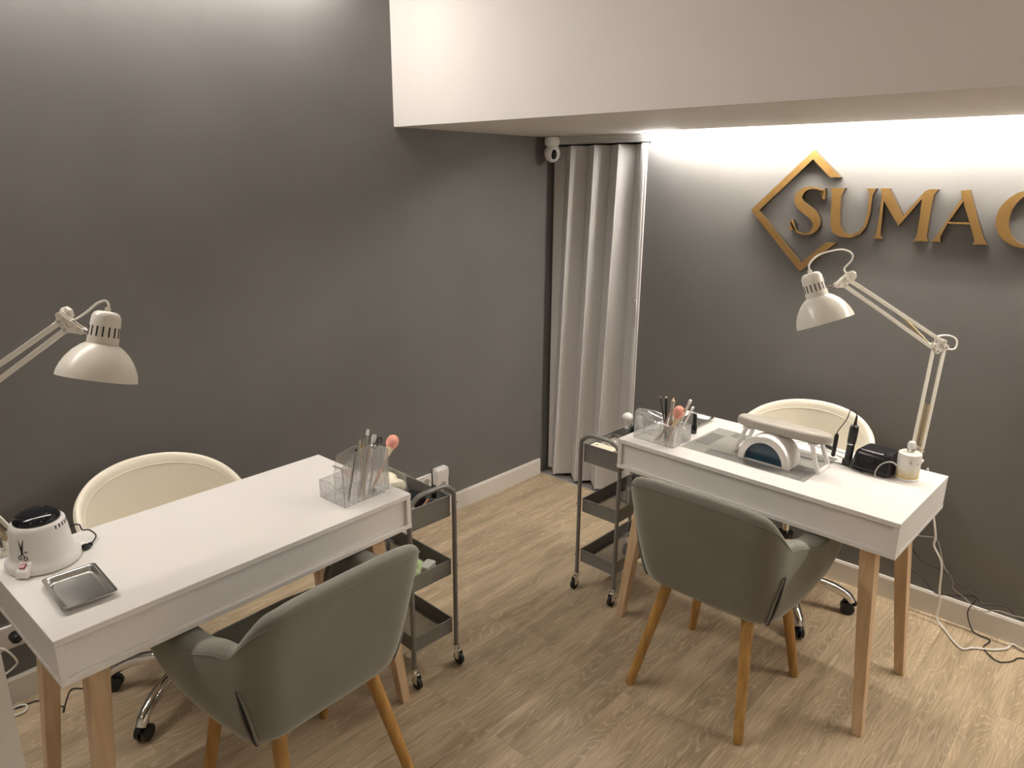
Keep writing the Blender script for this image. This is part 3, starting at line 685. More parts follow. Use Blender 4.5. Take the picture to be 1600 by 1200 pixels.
b = MB(); b.lathe([(.0185, 0), (.001, .0004)], (.043, -.0400, .036), (0, -1, 0), 24); b.build('socket_well', M['pad'], a1)
s2 = socket('white wall socket row with a black plug, under the left desk', -2.905, -2.655, .203, .288, 3, plug=2)
pl = thing('plug', 'round black plug in the socket row under the left desk', 'plug', (-2.697, -.0109, .2455))
MB().lathe([(.0175, 0), (.0175, .022), (.013, .030), (.004, .031)], (0, 0, 0), (0, -1, 0), 20).build('body', M['black'], pl)
MB().tube([(0, -.030, 0), (.006, -.036, .014), (.012, -.030, .030)], .004, 8, smooth=4).build('cord_stub', M['black'], pl)

# ------------------------------------------------------------------ things on the left desk
TZ = .770
hb = V((-2.697, -.628, TZ))
h = thing('wax_heater', 'white round wax heater with black lid and a printed pair of scissors', 'wax heater', hb)
b = MB(); b.lathe([(.078, 0), (.0835, .003), (.084, .016), (.080, .022), (.073, .026), (.070, .034), (.0655, .075), (.0625, .104), (.0600, .113), (.056, .1165), (.050, .1165)], n=48); b.build('body', M['whitep'], h)
b = MB(); b.lathe([(.0505, .112), (.0525, .119), (.0515, .125), (.044, .133), (.030, .138), (.010, .140), (.001, .140)], n=40); b.lathe([(.032, .1365), (.0335, .1380), (.035, .1350)], n=40, cap=False); b.build('lid', M['gloss_black'], h)
b = MB()
for i in range(9):
    a = math.radians(-75+i*10+8); rd = V((math.cos(a), math.sin(a), 0)); b.bar(rd*.0616+V((0,0,.110)), rd*.0632+V((0,0,.101)), .0028, .0012, rd)
b.build('vent_slots', M['seam'], h)  # slots are dark bars on the rim, their inner shade as colour
# printed scissors on the cone, facing the viewer's left
def onc(u, z, off=.0006):   # u = arc length round the body, z = height
    r_ = .070-(z-.034)*.0075/.07; a = math.radians(-140)+u/r_; return V(((r_+off)*math.cos(a), (r_+off)*math.sin(a), z))
def decal(mb, pts, w_):
    P = [onc(u, z) for u, z in pts]
    for a, c in zip(P[:-1], P[1:]): mb.bar(a, c, w_, .0005, V((a.x, a.y, 0)))
b = MB()
def blade(mb, p, q, w0, w1):
    P0, P1 = onc(*p), onc(*q); n_ = V((P0.x, P0.y, 0)).normalized(); d = (P1-P0).normalized().cross(n_)
    mb.add([P0+d*w0/2, P1+d*w1/2, P1-d*w1/2, P0-d*w0/2], [(0, 1, 2, 3)])
blade(b, (.0005, .062), (-.0075, .092), .0062, .0008); blade(b, (-.0005, .062), (.0055, .092), .0062, .0012)
blade(b, (0, .064), (.0005, .054), .005, .005)
decal(b, [(-.001, .056), (-.0045, .050)], .0022); decal(b, [(.001, .056), (.0060, .0485)], .0022)
for cx, cz in ((-.0062, .0462), (.0082, .0440)):
    decal(b, [(cx+.0044*math.cos(2*PI*i/12), cz+.0046*math.sin(2*PI*i/12)) for i in range(13)], .0018)
b.build('scissors_print', M['gloss_black'], h)
b = MB()      # small lettering beside the scissors
decal(b, [(-.0125, .0655), (-.0100, .0655)], .0008); decal(b, [(-.0090, .0645), (-.0065, .0665)], .0008)
decal(b, [(.0062, .0622), (.0062, .0600), (.0082, .0600), (.0082, .0614), (.0066, .0614)], .0007)
decal(b, [(.0092, .0618), (.0118, .0618)], .0007); decal(b, [(.0092, .0608), (.0118, .0608), (.0118, .0622), (.0092, .0622), (.0092, .0598), (.0118, .0598)], .0006)
decal(b, [(.0130, .0598), (.0130, .0622), (.0144, .0624)], .0007)
b.build('print', M['gloss_black'], h)
sw = V((math.cos(math.radians(-135)), math.sin(math.radians(-135)), 0)); tn = V((-sw.y, sw.x, 0))
b = MB(); b.add([sw*.068+tn*.017+V((0,0,.004)), sw*.068-tn*.017+V((0,0,.004)), sw*.096-tn*.016+V((0,0,.004)), sw*.096+tn*.016+V((0,0,.004)), sw*.066+tn*.016+V((0,0,.038)), sw*.066-tn*.016+V((0,0,.038)), sw*.092-tn*.015+V((0,0,.020)), sw*.092+tn*.015+V((0,0,.020))], [(3,2,1,0),(4,5,6,7),(0,1,5,4),(1,2,6,5),(2,3,7,6),(3,0,4,7)])
b.build('switch_housing', M['whitep'], h, bevel=.003)
b = MB(); c0 = sw*.0805+V((0,0,.0302)); up_ = (sw*.026+V((0,0,-.018))).normalized()
nn = tn.cross(up_).normalized(); nn = nn if nn.z > 0 else -nn
b.bar(c0-tn*.0085+nn*.001, c0+tn*.0055+nn*.001, .014, .004, nn); b.build('power_switch', M['red'], h, bevel=.001)
b = MB(); b.ball(c0+tn*.0115+nn*.0005, .0012, 8); b.build('indicator', M['seam'], h)
t = thing('heater_cable', 'short black power cord with a two-pin plug beside the wax heater', 'cable', (-2.615, -.55, TZ))
b = MB(); W0 = V((-2.615, -.55, TZ))
b.tube([V(p)-W0 for p in ((-2.628, -.545, .784), (-2.606, -.538, .800), (-2.590, -.553, .806), (-2.588, -.570, .795), (-2.574, -.580, .793), (-2.566, -.600, .781), (-2.582, -.622, .775), (-2.600, -.640, .776))], .0021, 8, smooth=5); b.build('cord', M['cablek'], t)
b = MB(); p0 = V((-2.600, -.640, .778))-W0; dq = V((-.8, -.35, 0)).normalized(); b.bar(p0, p0+dq*.012, .014, .012, (0, 0, 1))
q_ = V((-dq.y, dq.x, 0))
for k in (-1, 1): b.cyl(p0+dq*.012+q_*k*.0045, p0+dq*.024+q_*k*.0045, .0018, n=8)
for i in range(3): b.bar(p0-dq*(.002+.004*i), p0-dq*(.0045+.004*i), .009, .008, (0, 0, 1))
b.build('plug', M['black'], t)

def steel_tray(label, loc, rz, w_, l, hgt=.016, grp='steel trays'):
    t = thing('steel_tray', label, 'tray', loc, rz, grp); rows = []
    def rr(hw, hl, r_, z): 
        out = []
        for cx, cy, a0 in ((hw-r_, hl-r_, 0), (-hw+r_, hl-r_, 90), (-hw+r_, -hl+r_, 180), (hw-r_, -hl+r_, 270)):
            for i in range(6): a = math.radians(a0+90*i/5); out.append(V((cx+r_*math.cos(a), cy+r_*math.sin(a), z)))
        return out
    hw, hl = w_/2, l/2
    seq = [(hw-.017, hl-.017, .006, .0012), (hw-.012, hl-.012, .009, .003), (hw-.007, hl-.007, .010, hgt-.001), (hw-.005, hl-.005, .010, hgt), (hw-.0005, hl-.0005, .010, hgt), (hw, hl, .010, hgt-.0015), (hw-.0009, hl-.0009, .010, hgt-.0028), (hw-.0055, hl-.0055, .010, hgt-.0016), (hw-.0082, hl-.0082, .010, hgt-.0022), (hw-.0132, hl-.0132, .009, .0020), (hw-.0175, hl-.0175, .006, 0)]
    rows = [rr(*q) for q in seq]; n = 24; b = MB()
    fs = [(j*n+i, j*n+(i+1) % n, (j+1)*n+(i+1) % n, (j+1)*n+i) for j in range(len(rows)-1) for i in range(n)]+[tuple(range(n)), tuple(reversed(range((len(rows)-1)*n, len(rows)*n)))]
    b.add([p for r_ in rows for p in r_], fs); b.build('pan', M['steel'], t)
    return t
steel_tray('shallow rectangular steel tray in front of the wax heater', (-2.682, -.847, TZ), math.radians(-2), .118, .180)

# acrylic organisers
EDGES = []
def edge_lines(parent):  # thin pale tubes painted as highlights on the acrylic edges
    b = MB()
    for e in EDGES: b.tube(e, .0009, 6)
    EDGES.clear(); b.build('polished_edges', M['edge'], parent)
def wall_panel(mb, p, q, hs, th=.003):
    EDGES.append([(p[0]+(q[0]-p[0])*s_, p[1]+(q[1]-p[1])*s_, hh) for s_, hh in hs]); EDGES.append([(*p, .001), (*p, hs[0][1])]); EDGES.append([(*q, .001), (*q, hs[-1][1])]); EDGES.append([(*p, .001), (*q, .001)])
    p, q = V((*p, 0)), V((*q, 0)); d = (q-p).normalized(); n_ = V((-d.y, d.x, 0))*th/2; k = len(hs); L = (q-p).length
    bot = [p+(q-p)*s_ for s_, _ in hs]; vs = []
    for (s_, hh), bb in zip(hs, bot):
        for sgn in (-1, 1): vs += [bb+n_*sgn, bb+n_*sgn+V((0, 0, hh))]
    fs = []
    for i in range(k-1):
        a = i*4; c = a+4; fs += [(a, a+1, c+1, c), (a+2, c+2, c+3, a+3), (a+1, a+3, c+3, c+1), (a, c, c+2, a+2)]
    fs += [(0, 2, 3, 1), ((k-1)*4, (k-1)*4+1, (k-1)*4+3, (k-1)*4+2)]
    mb.add(vs, fs)
ol = thing('brush_organiser', 'tall ribbed clear organiser full of brushes on the left desk', 'organiser', (-1.906, -.862, TZ), .033, 'ribbed clear organisers')
b = MB(); X0, X1, Y0, Y1 = -.088, .082, -.062, .062
wall_panel(b, (X0, Y0), (X1, Y0), [(0, .128), (.16, .150), (.22, .162), (.62, .170), (1, .142)])
wall_panel(b, (X1, Y0), (X1, Y1), [(0, .142), (.45, .142), (.5, .075), (1, .060)])
wall_panel(b, (X0, Y1), (X1, Y1), [(0, .056), (1, .060)])
wall_panel(b, (X0, Y0), (X0, Y1), [(0, .128), (.04, .128), (.06, .050), (.30, .050), (.55, .062), (1, .056)])
b.build('ribbed_walls', M['ribbed'], ol, sm=False)
b = MB(); wall_panel(b, (X0+.004, -.010), (X1-.004, -.010), [(0, .085), (.1, .150), (.5, .160), (1, .140)]); wall_panel(b, (X0+.055, -.008), (X0+.055, Y1-.004), [(0, .055), (1, .050)]); b.build('divider', M['acrylic'], ol, sm=False)
MB().box((X0, Y0, 0), (X1, Y1, .003)).build('floor_plate', M['acrylic'], ol, bevel=.001); edge_lines(ol)
orr = thing('brush_organiser', 'low ribbed clear organiser with pink brush and files on the right desk', 'organiser', (-.815, -1.297, TZ), -PI/2-.0244, 'ribbed clear organisers')
b = MB()
wall_panel(b, (X0, Y0), (X1, Y0), [(0, .104), (.06, .108), (.10, .110), (.22, .098), (.40, .086), (1, .082)])
wall_panel(b, (X1, Y0), (X1, Y1), [(0, .082), (.5, .074), (1, .062)])
wall_panel(b, (X0, Y1), (X1, Y1), [(0, .080), (.5, .066), (1, .062)])
wall_panel(b, (X0, Y0), (X0, Y1), [(0, .104), (.2, .112), (1, .080)])
b.build('ribbed_walls', M['ribbed'], orr, sm=False)
b = MB(); wall_panel(b, (X0+.004, .004), (X1-.004, .004), [(0, .095), (.4, .080), (1, .076)]); wall_panel(b, (.022, Y0+.004), (.022, .002), [(0, .083), (1, .078)]); b.build('divider', M['acrylic'], orr, sm=False)
MB().box((X0, Y0, 0), (X1, Y1, .003)).build('floor_plate', M['acrylic'], orr, bevel=.001); edge_lines(orr)

def powder_brush(label, foot, tip, grp, r_=.0165):
    foot, tip = V(foot), V(tip); d = (tip-foot).normalized(); L = (tip-foot).length
    t = thing('powder_brush', label, 'brush', foot, 0, grp)
    MB().lathe([(.0035, 0), (.0048, L*.30), (.0045, L-.075)], (0,0,0), d, 14).build('handle', M['rose'], t)
    MB().lathe([(.0048, L-.075), (.0075, L-.062), (.0125, L-.034)], (0,0,0), d, 18).build('ferrule', M['cream'], t)
    MB().lathe([(.0125, L-.034), (r_*.97, L-.018), (r_, L-.010), (r_*.93, L-.002), (r_*.72, L+.007), (r_*.35, L+.012), (.001, L+.013)], (0,0,0), d, 24).build('bristles', M['pink'], t)
    return t
def stick(name, label, cat, a, c, r_, m_, grp, tip=None, tipm=None, tl=.012):
    a, c = V(a), V(c); d = (c-a).normalized(); L = (c-a).length
    t = thing(name, label, cat, a, 0, grp)
    MB().lathe([(r_*.7, 0), (r_, L*.12), (r_, L)], (0,0,0), d, 12).build('handle', m_, t)
    if tip: MB().lathe([(r_*1.05, L), (tip, L+tl*.6), (tip*.8, L+tl)], (0,0,0), d, 12).build('cap', tipm or m_, t)
    return t
def T(px, py, x=None, y=None, z=None):     # a point on the ray of a photo pixel at a known x, y or z
    d = fw+r2*(px-800)/FPX-u2*(py-600)/FPX
    k = (x-CP.x)/d.x if x is not None else (y-CP.y)/d.y if y is not None else (z-CP.z)/d.z
    return CP+d*k
Z1 = TZ+.0042
G = 'tools in the left organiser'
powder_brush('pink powder brush leaning out of the left organiser', (-1.880, -.905, Z1), T(615, 686, y=-.855), G, .0205)
stick('nail_brush', 'tall pen with a clear cap, highest in the left organiser', 'pen', (-1.925, -.905, Z1), T(574, 680, y=-.885), .0048, M['steel'], G, .0052, M['whitep'], .018)
stick('nail_brush', 'grey pen leaning left, leftmost of the two short pens in the left organiser', 'pen', (-1.905, -.900, Z1), T(563, 692, y=-.895), .0036, M['brass'], G, .0038, M['steel'])
stick('nail_brush', 'grey pen just right of the leftmost short pen in the left organiser', 'pen', (-1.895, -.890, Z1), T(569, 691, y=-.885), .0036, M['brass'], G, .0038, M['steel'])
stick('nail_file', 'thin black file at the left side of the left organiser', 'file', (-1.960, -.900, Z1), T(557, 701, y=-.880), .0035, M['black'], G)
stick('nail_file', 'pink-brown file standing behind the ribs of the left organiser', 'file', (-1.915, -.885, Z1), T(578, 697, y=-.885), .0045, M['rose'], G)
stick('nail_brush', 'clear plastic brush with a white cap, right of the tall pen', 'brush', (-1.900, -.885, Z1), T(583, 690, y=-.880), .0055, M['pearl'], G, .0075, M['whitep'], .022)
t = thing('scissors', 'small scissors with round black finger rings in the left organiser', 'scissors', (-1.890, -.905, Z1), 0, G)
p0 = V((-1.890, -.905, Z1)); r1_ = T(586, 697, y=-.912)-p0; r2_ = T(593, 688, y=-.908)-p0; pv = (r1_+r2_)*.5*.62
b = MB(); b.bar((0, 0, 0), pv, .006, .002, (.3, -1, 0)); b.bar((.004, 0, .002), pv, .006, .002, (.3, -1, 0)); b.bar(pv, r1_-V((0,0,.008)), .004, .002, (.3, -1, 0)); b.bar(pv, r2_-V((0,0,.008)), .004, .002, (.3, -1, 0)); b.build('blades', M['steel'], t)
for rr_ in (r1_, r2_):
    b = MB(); ex = V((1, .1, 0)).normalized(); b.tube([rr_+(ex*math.cos(2*PI*i/16)+V((0,0,1))*math.sin(2*PI*i/16))*.0085 for i in range(16)], .0026, 8, closed=True); b.build('finger_ring', M['black'], t)
t = thing('cuticle_scissors', 'small scissors with pink handles lying on the left desk behind the organiser', 'scissors', (-1.885, -.715, TZ+.001), 0)
p0 = V(t.location); a_ = T(520, 728, z=TZ+.003)-p0; c_ = T(535, 733, z=TZ+.003)-p0; e_ = T(549, 741, z=TZ+.003)-p0
b = MB(); b.bar(a_, c_+(c_-a_)*.15, .0045, .003, (0, 0, 1)); b.build('blades', M['steel'], t)
b = MB()
for k in (-1, 1):
    q_ = (e_-c_).normalized(); w_ = V((-q_.y, q_.x, 0)); ctr = e_+w_*k*.010
    b.tube([c_, c_.lerp(ctr, .6)+w_*k*.003, ctr-q_*.009], .0019, 8, smooth=3)
    b.tube([ctr+(q_*math.cos(2*PI*i/14)*.009+w_*math.sin(2*PI*i/14)*.007) for i in range(14)], .0019, 8, closed=True)
b.build('handles', M['peach'], t)
t = thing('nail_clip', 'small dark clip on the bottom of the left organiser', 'clip', (-1.868, -.905, Z1), 0, G)
MB().box((-.009, -.004, 0), (.009, .004, .012)).build('body', M['black'], t, bevel=.003)

# right organiser
G = 'tools in the right organiser'
powder_brush('pink powder brush leaning in the right organiser', (-.842, -1.335, Z1), T(1062, 640, x=-.845), G, .0205)
stick('nail_file', 'long brown wooden file crossing the right organiser diagonally', 'file', (-.855, -1.292, Z1), T(1070, 640, x=-.845), .0034, M['amber'], G)
stick('nail_brush', 'thin dark brush, leftmost in the right organiser', 'brush', (-.835, -1.330, Z1), T(1032, 622, x=-.82), .0022, M['seam'], G, .0032, M['brass'], .006)
stick('nail_brush', 'dark brush with a pale tip beside the leftmost thin brush', 'brush', (-.835, -1.322, Z1), T(1041, 622, x=-.82), .0040, M['gloss_black'], G, .0042, M['cream'], .006)
stick('nail_file', 'grey flat file behind the pink brush', 'file', (-.83, -1.330, Z1), T(1052, 626, x=-.825), .0065, M['pad'], G, .002, M['cream'], .012)
stick('nail_brush', 'clear pen with white cap leaning right of the pink brush', 'pen', (-.825, -1.340, Z1), T(1077, 630, x=-.83), .0048, M['pearl'], G, .0062, M['whitep'], .014)
stick('nail_brush', 'clear pen leaning furthest right in the right organiser', 'pen', (-.800, -1.345, Z1), T(1081, 640, x=-.80), .0042, M['pearl'], G, .0055, M['whitep'], .012)
stick('tweezers', 'slim rose-gold tweezers in the middle of the right organiser', 'tweezers', (-.850, -1.305, Z1), T(1046, 645, x=-.845), .0024, M['rose'], G)
def polish(label, loc, body, cap, h1=.032, r_=.0115, ch=.040, cr=.0075, grp='nail polish bottles'):
    t = thing('nail_polish', label, 'bottle', loc, 0, grp)
    MB().lathe([(r_*.9, 0), (r_, .002), (r_, h1*.85), (r_*.6, h1)], n=20).build('bottle', body, t)
    MB().lathe([(cr, h1), (cr*.95, h1+ch*.9), (cr*.6, h1+ch)], n=18).build('cap', cap, t); return t
polish('black-capped nail polish bottle between the small tray and the right organiser', (-.676, -1.352, TZ), M['gloss_black'], M['black'], .036, .0112, .044, .0085)
polish('pale bottle with a cream cap standing in the right organiser', (-.775, -1.362, Z1), M['pearl'], M['paper'], .030, .012, .016, .008)
steel_tray('small rectangular steel tray behind the right organiser', (-.580, -1.289, TZ), math.radians(0), .205, .098, .014)

# mat
mt = thing('desk_mat', 'clear plastic desk mat with grey squares on the right desk', 'mat', (-.700, -1.622, TZ), -.0244)
b = MB().box((-.145, -.232, .0002), (.145, .232, .0008)); b.build('film', M['film'], mt, sm=False)
b = MB()
for x0, y0, x1, y1 in ((-.060, .165, .075, .222), (-.135, -.215, -.085, .140), (-.080, -.222, -.010, -.150), (.085, .04, .135, .150), (.070, -.20, .120, -.06)): b.box((x0, y0, .00085), (x1, y1, .0012))
b.build('printed_squares', M['film_grey'], mt, sm=False)

# uv nail lamp: arch with a half-round mouth towards the client side (-x)
t = thing('nail_lamp', 'white half-round nail lamp with dark blue mouth on the clear mat', 'nail lamp', (-.792, -1.681, TZ+.0013), -.03)
def arc(rw, rh, n=28): return [(rw*math.cos(PI*i/n), rh*math.sin(PI*i/n)) for i in range(n+1)]
O, I = arc(.094, .098), arc(.070, .074)
b = MB(); n = len(O); seq = []
for (x_, so, dz) in ((0, .97, 0), (.003, 1.0, 0), (.060, 1.0, 0), (.110, .93, 0), (.135, .80, 0)): seq.append([V((x_, y*so, z*so)) for y, z in O])
inn = [[V((x_, y, z)) for y, z in I] for x_ in (0, .014)]
vs = [p for R in seq for p in R]; fs = [(i*n+j, i*n+j+1, (i+1)*n+j+1, (i+1)*n+j) for i in range(len(seq)-1) for j in range(n-1)]
fs.append(tuple(range((len(seq)-1)*n, len(seq)*n))); o_ = len(vs); vs += inn[0]+inn[1]
fs += [(j, j+1, o_+j+1, o_+j) for j in range(n-1)]+[(o_+j, o_+j+1, o_+n+j+1, o_+n+j) for j in range(n-1)]
fs += [(0, n, o_, o_), ] if False else []
b.add(vs, fs); b.build('shell', M['pearl'], t, angle=50)
b = MB(); b.prism([(y*1.002, z*1.002+.0003) for y, z in I], lambda y, z: (.0138, y, z), lambda y, z: (.100, y*.85, z*.85)); b.build('tinted_liner', M['teal'], t)
b = MB(); b.box((-.0015, -.068, .0002), (.013, .068, .0015)); b.build('base_tray', M['pearl'], t)
b = MB().tube([(.128, -.02, .018), (.150, -.06, .006), (.155, -.12, .004), (.19, -.20, .003), (.165, -.28, .003)], .0018, 8, smooth=6); b.build('power_cable', M['cablek'], t)

# hand rest
t = thing('hand_rest', 'taupe padded hand rest on white legs over the nail lamp', 'hand rest', (-.700, -1.706, TZ+.0013), -.0244)
b = MB(); hl, hw = .170, .046; rows = []
for k_, (sc_, z) in enumerate(((.80, .0955), (.95, .098), (1.0, .106), (1.0, .114), (.93, .1225), (.75, .128), (.40, .131))):
    R = []
    for i in range(40):
        a = 2*PI*i/40; cx_ = math.copysign(abs(math.cos(a))**.62, math.cos(a)); sy_ = math.copysign(abs(math.sin(a))**.9, math.sin(a))
        ins = (1-sc_)*.035; R.append(V(((hw-ins*.9)*sy_, (hl-ins)*cx_, z)))
    rows.append(R)
b.add([p for R in rows for p in R], [(j*40+i, j*40+(i+1) % 40, (j+1)*40+(i+1) % 40, (j+1)*40+i) for j in range(6) for i in range(40)]+[tuple(reversed(range(40))), tuple(range(240, 280))])
b.build('cushion', M['pad'], t, sub=1, angle=180)
for sy in (1, -1):
    b = MB(); y0, y1 = sy*.118, sy*.150
    b.tube([(-.036, y0, .094), (-.040, sy*.134, .050), (-.044, y1, .008), (-.034, y1+sy*.001, .004), (.034, y1+sy*.001, .004), (.044, y1, .008), (.040, sy*.134, .050), (.036, y0, .094)], .0075, 12, smooth=4)
    b.build('leg', M['whitep'], t)
    b = MB().box((-.042, y0-.014, .090), (.042, y0+.014, .0965)); b.build('leg_mount', M['whitep'], t, bevel=.003)

# nail drill
def T_(px, py): return T(px, py, x=-.652)
t = thing('nail_drill', 'black nail drill control box with rounded corners beside the white bottle', 'nail drill', (-.570, -1.985, TZ), -.12)
b = MB(); b.frustum((0, 0, .002), (.006, 0, .074), .064, .050, .066, .056); b.build('body', M['drillblack'], t, bevel=.016, seg=5)
b = MB(); b.box((-.050, -.050, 0), (.050, .050, .008)); b.build('foot', M['rubber'], t, bevel=.002)
b = MB()
for i in range(7): b.box((-.0606, .030-.007*i, .042), (-.0596, .033-.007*i, .056))
b.build('vent_slots', M['seam'], t)  # dark strips on the box face stand for shade inside the slots
b = MB().cyl((-.030, -.045, .0685), (-.030, -.045, .078), .013, n=20); b.build('speed_knob', M['black'], t)
iv = Matrix.Rotation(.12, 3, 'Z'); b = MB(); b.tube([iv @ (T_(x_, y_)-V((-.570, -1.985, TZ))) for x_, y_ in ((1367, 744), (1368, 736), (1375, 727), (1386, 722), (1396, 723), (1401, 728))], .0024, 8, smooth=5)
b.build('output_cable', M['cableg'], t)
t = thing('drill_handpiece', 'black drill handpiece standing upright at the left of the black drill box', 'handpiece', (-.590, -1.898, TZ))
b = MB(); b.box((-.016, -.014, 0), (.016, .014, .022)); b.build('holder', M['black'], t, bevel=.003)
ax = V((.02, -.045, 1)).normalized()
b = MB(); b.lathe([(.0105, .010), (.0125, .020), (.0125, .075), (.0132, .078), (.0145, .092), (.0150, .130), (.0135, .142), (.006, .147), (.0045, .160), (.0028, .180)], (0,0,0), ax, 24); b.build('body', M['black'], t)
MB().lathe([(.0128, .076), (.0136, .0765), (.0136, .079)], (0,0,0), ax, 24).build('ring', M['chrome'], t)
b = MB(); tp = ax*.180; s_ = T(1308, 677, x=-.56)-V(t.location)
b.tube([tp, tp+V((0, .004, .012)), tp+V((0, .022, .016)), tp.lerp(s_, .55)+V((0, 0, .022)), s_+V((0, -.003, .012)), s_], .0017, 8, smooth=6); b.build('cable', M['cablek'], t)
b = MB(); g_ = T(1302, 708, x=-.56)-V(t.location); g_.z = .006; b.lathe([(.0055, 0), (.0075, .004), (.0075, (s_-g_).length-.008), (.003, (s_-g_).length)], g_, s_-g_, 14); b.build('strain_relief', M['black'], t)
t = thing('drill_plug', 'short black cable connector lying on the desk beside the hand rest', 'connector', (0, 0, 0)); 
a_, c_ = T(1288, 694, z=TZ+.007), T(1301, 701, z=TZ+.007); t.location = a_
b = MB(); b.cyl((0,0,0), c_-a_, .0065, n=14); b.build('body', M['black'], t)
b = MB(); b.tube([c_-a_, T(1315, 707, z=TZ+.003)-a_, T(1330, 709, z=TZ+.003)-a_], .0018, 8, smooth=5); b.build('cable', M['cableg'], t)
t = thing('power_cable', 'thin white cable running across the right desk behind the nail lamp', 'cable', T(1246, 690, z=TZ+.003))
b = MB(); o_ = V(t.location); b.tube([T(x_, y_, z=TZ+.0025)-o_ for x_, y_ in ((1236, 692), (1250, 690), (1263, 691), (1290, 703), (1310, 712), (1333, 721))], .0020, 8, smooth=5); b.build('cord', M['cablew'], t)

# bottle
t = thing('pump_bottle', 'white round bottle with gold print at the right end of the right desk', 'bottle', (-.578, -2.084, TZ))
b = MB(); b.lathe([(.034, 0), (.0365, .003), (.0368, .006), (.0352, .007), (.0352, .084), (.0345, .090), (.029, .094), (.012, .095), (.012, .098)], n=40)
btm = mat('bottle_print', (.8, .78, .72), .3); bb = btm.node_tree.nodes['Principled BSDF']
tc = nd(btm, 'ShaderNodeTexCoord'); sx = nd(btm, 'ShaderNodeSeparateXYZ'); lk(btm, tc.outputs['Object'], sx.inputs[0])
nz = nd(btm, 'ShaderNodeTexNoise'); nz.inputs['Scale'].default_value = 60; lk(btm, tc.outputs['Object'], nz.inputs['Vector'])
mm = nd(btm, 'ShaderNodeMath'); mm.operation = 'MULTIPLY_ADD'; mm.inputs[1].default_value = .03; lk(btm, nz.outputs['Fac'], mm.inputs[0]); lk(btm, sx.outputs[2], mm.inputs[2])
rp = nd(btm, 'ShaderNodeValToRGB'); rp.color_ramp.elements[0].position = .020; rp.color_ramp.elements[0].color = (.60, .44, .13, 1); rp.color_ramp.elements[1].position = .062; rp.color_ramp.elements[1].color = (.78, .76, .70, 1)
e_ = rp.color_ramp.elements.new(.0085+.012); e_.color = (.60, .44, .13, 1)
lk(btm, mm.outputs[0], rp.inputs[0]); lk(btm, rp.outputs[0], bb.inputs['Base Color'])
b.build('body', btm, t)
b = MB(); b.lathe([(.036, 0), (.0372, .002), (.0372, .007), (.0355, .0085)], n=40); b.build('base_ring', M['whitep'], t)
b = MB()      # small printed marks
def onb(a, z, r_=.0354): a = math.radians(a); return V((r_*math.cos(a), r_*math.sin(a), z))
for p, q in (((-157-20+15, .064), (-157-20+15, .072)), ((-162, .072), (-156, .072)), ((-156, .072), (-156, .064)), ((-156, .064), (-162, .064)), ((-156, .064), (-153, .060))):
    a_, c_ = onb(*p), onb(*q); b.bar(a_, c_, .0010, .0004, V((a_.x, a_.y, 0)))
for p, q in (((-124, .060), (-120, .066)), ((-124, .066), (-120, .060))):
    a_, c_ = onb(*p), onb(*q); b.bar(a_, c_, .0008, .0004, V((a_.x, a_.y, 0)))
b.build('print', M['seam'], t)
b = MB().cyl((0, 0, .096), (0, 0, .106), .0125, n=20); b.build('collar', M['chrome'], t)
b = MB(); b.lathe([(.011, .104), (.0125, .110), (.0125, .122), (.009, .129), (.001, .131)], n=20); b.build('cap', M['whitep'], t)

# ------------------------------------------------------------------ things on the trolleys
def tl(x, y, z):  # left trolley, local frame
    a = math.radians(-1.5); return (-1.655+x*math.cos(a)-y*math.sin(a), -.930+x*math.sin(a)+y*math.cos(a), z)
ZT = .5915
G = 'supplies in the top tray of the left trolley'
t = thing('cotton_pad_bag', 'open plastic bag of cotton pads at the far end of the left trolley', 'bag', tl(-.022, .255, ZT), .1, G)
b = MB()
for k_ in range(3):
    for i in range(3): b.ball((-.028+.028*i, -.05+.045*k_, .072+.014*((i+k_) % 2)), .033, 12, (1, 1.1, .75))
b.build('cotton', M['cotton'], t)
b = MB(); rows = []
for z, s_ in ((0, .9), (.02, 1.02), (.05, 1.05), (.095, 1.0), (.112, 1.06)):
    rows.append([V((.062*s_*math.copysign(abs(math.cos(a))**.6, math.cos(a))+.004*math.sin(5*a+z*90), -.005+.088*s_*math.copysign(abs(math.sin(a))**.6, math.sin(a))+.004*math.cos(7*a+z*70), z+.004*math.sin(6*a)*(z > 0))) for a in [2*PI*i/36 for i in range(36)]])
b.add([p for R in rows for p in R], [(j*36+i, j*36+(i+1) % 36, (j+1)*36+(i+1) % 36, (j+1)*36+i) for j in range(4) for i in range(36)]+[tuple(reversed(range(36)))])
b.build('bag_film', M['film'], t)
t = thing('black_box', 'flat black plastic box in the middle of the left trolley', 'box', tl(-.006, .105, ZT), .35, G)
MB().box((-.050, -.030, 0), (.050, .030, .062)).build('base', M['black'], t, bevel=.004); MB().box((-.050, -.031, .0625), (.050, .031, .072)).build('lid', M['gloss_black'], t, bevel=.003)
t = thing('glitter_jar', 'small open jar of gold glitter at the near left of the left trolley', 'jar', tl(-.055, .035, ZT), 0, G)
MB().lathe([(.016, 0), (.018, .002), (.018, .066), (.0165, .066)], n=24).build('glass', M['acrylic'], t); MB().ball((0, 0, .052), .0165, 16, (1, 1, 1.05)).build('glitter', M['glitter'], t)
t = thing('pink_tube', 'pink-tipped brown pencil pack at the near end of the left trolley', 'pencils', tl(-.050, .028, ZT+.020), .0, G)
for i in range(3):
    MB().cyl((.0+.004*i, -.004, .010+.009*i), (.075+.004*i, .030, .030+.006*i), .0045, n=10).build('pencil', M['amber'], t)
    MB().cyl((-.014+.004*i, -.010, .006+.009*i), (.0+.004*i, -.004, .010+.009*i), .0047, n=10).build('pencil_tip', M['peach'], t)
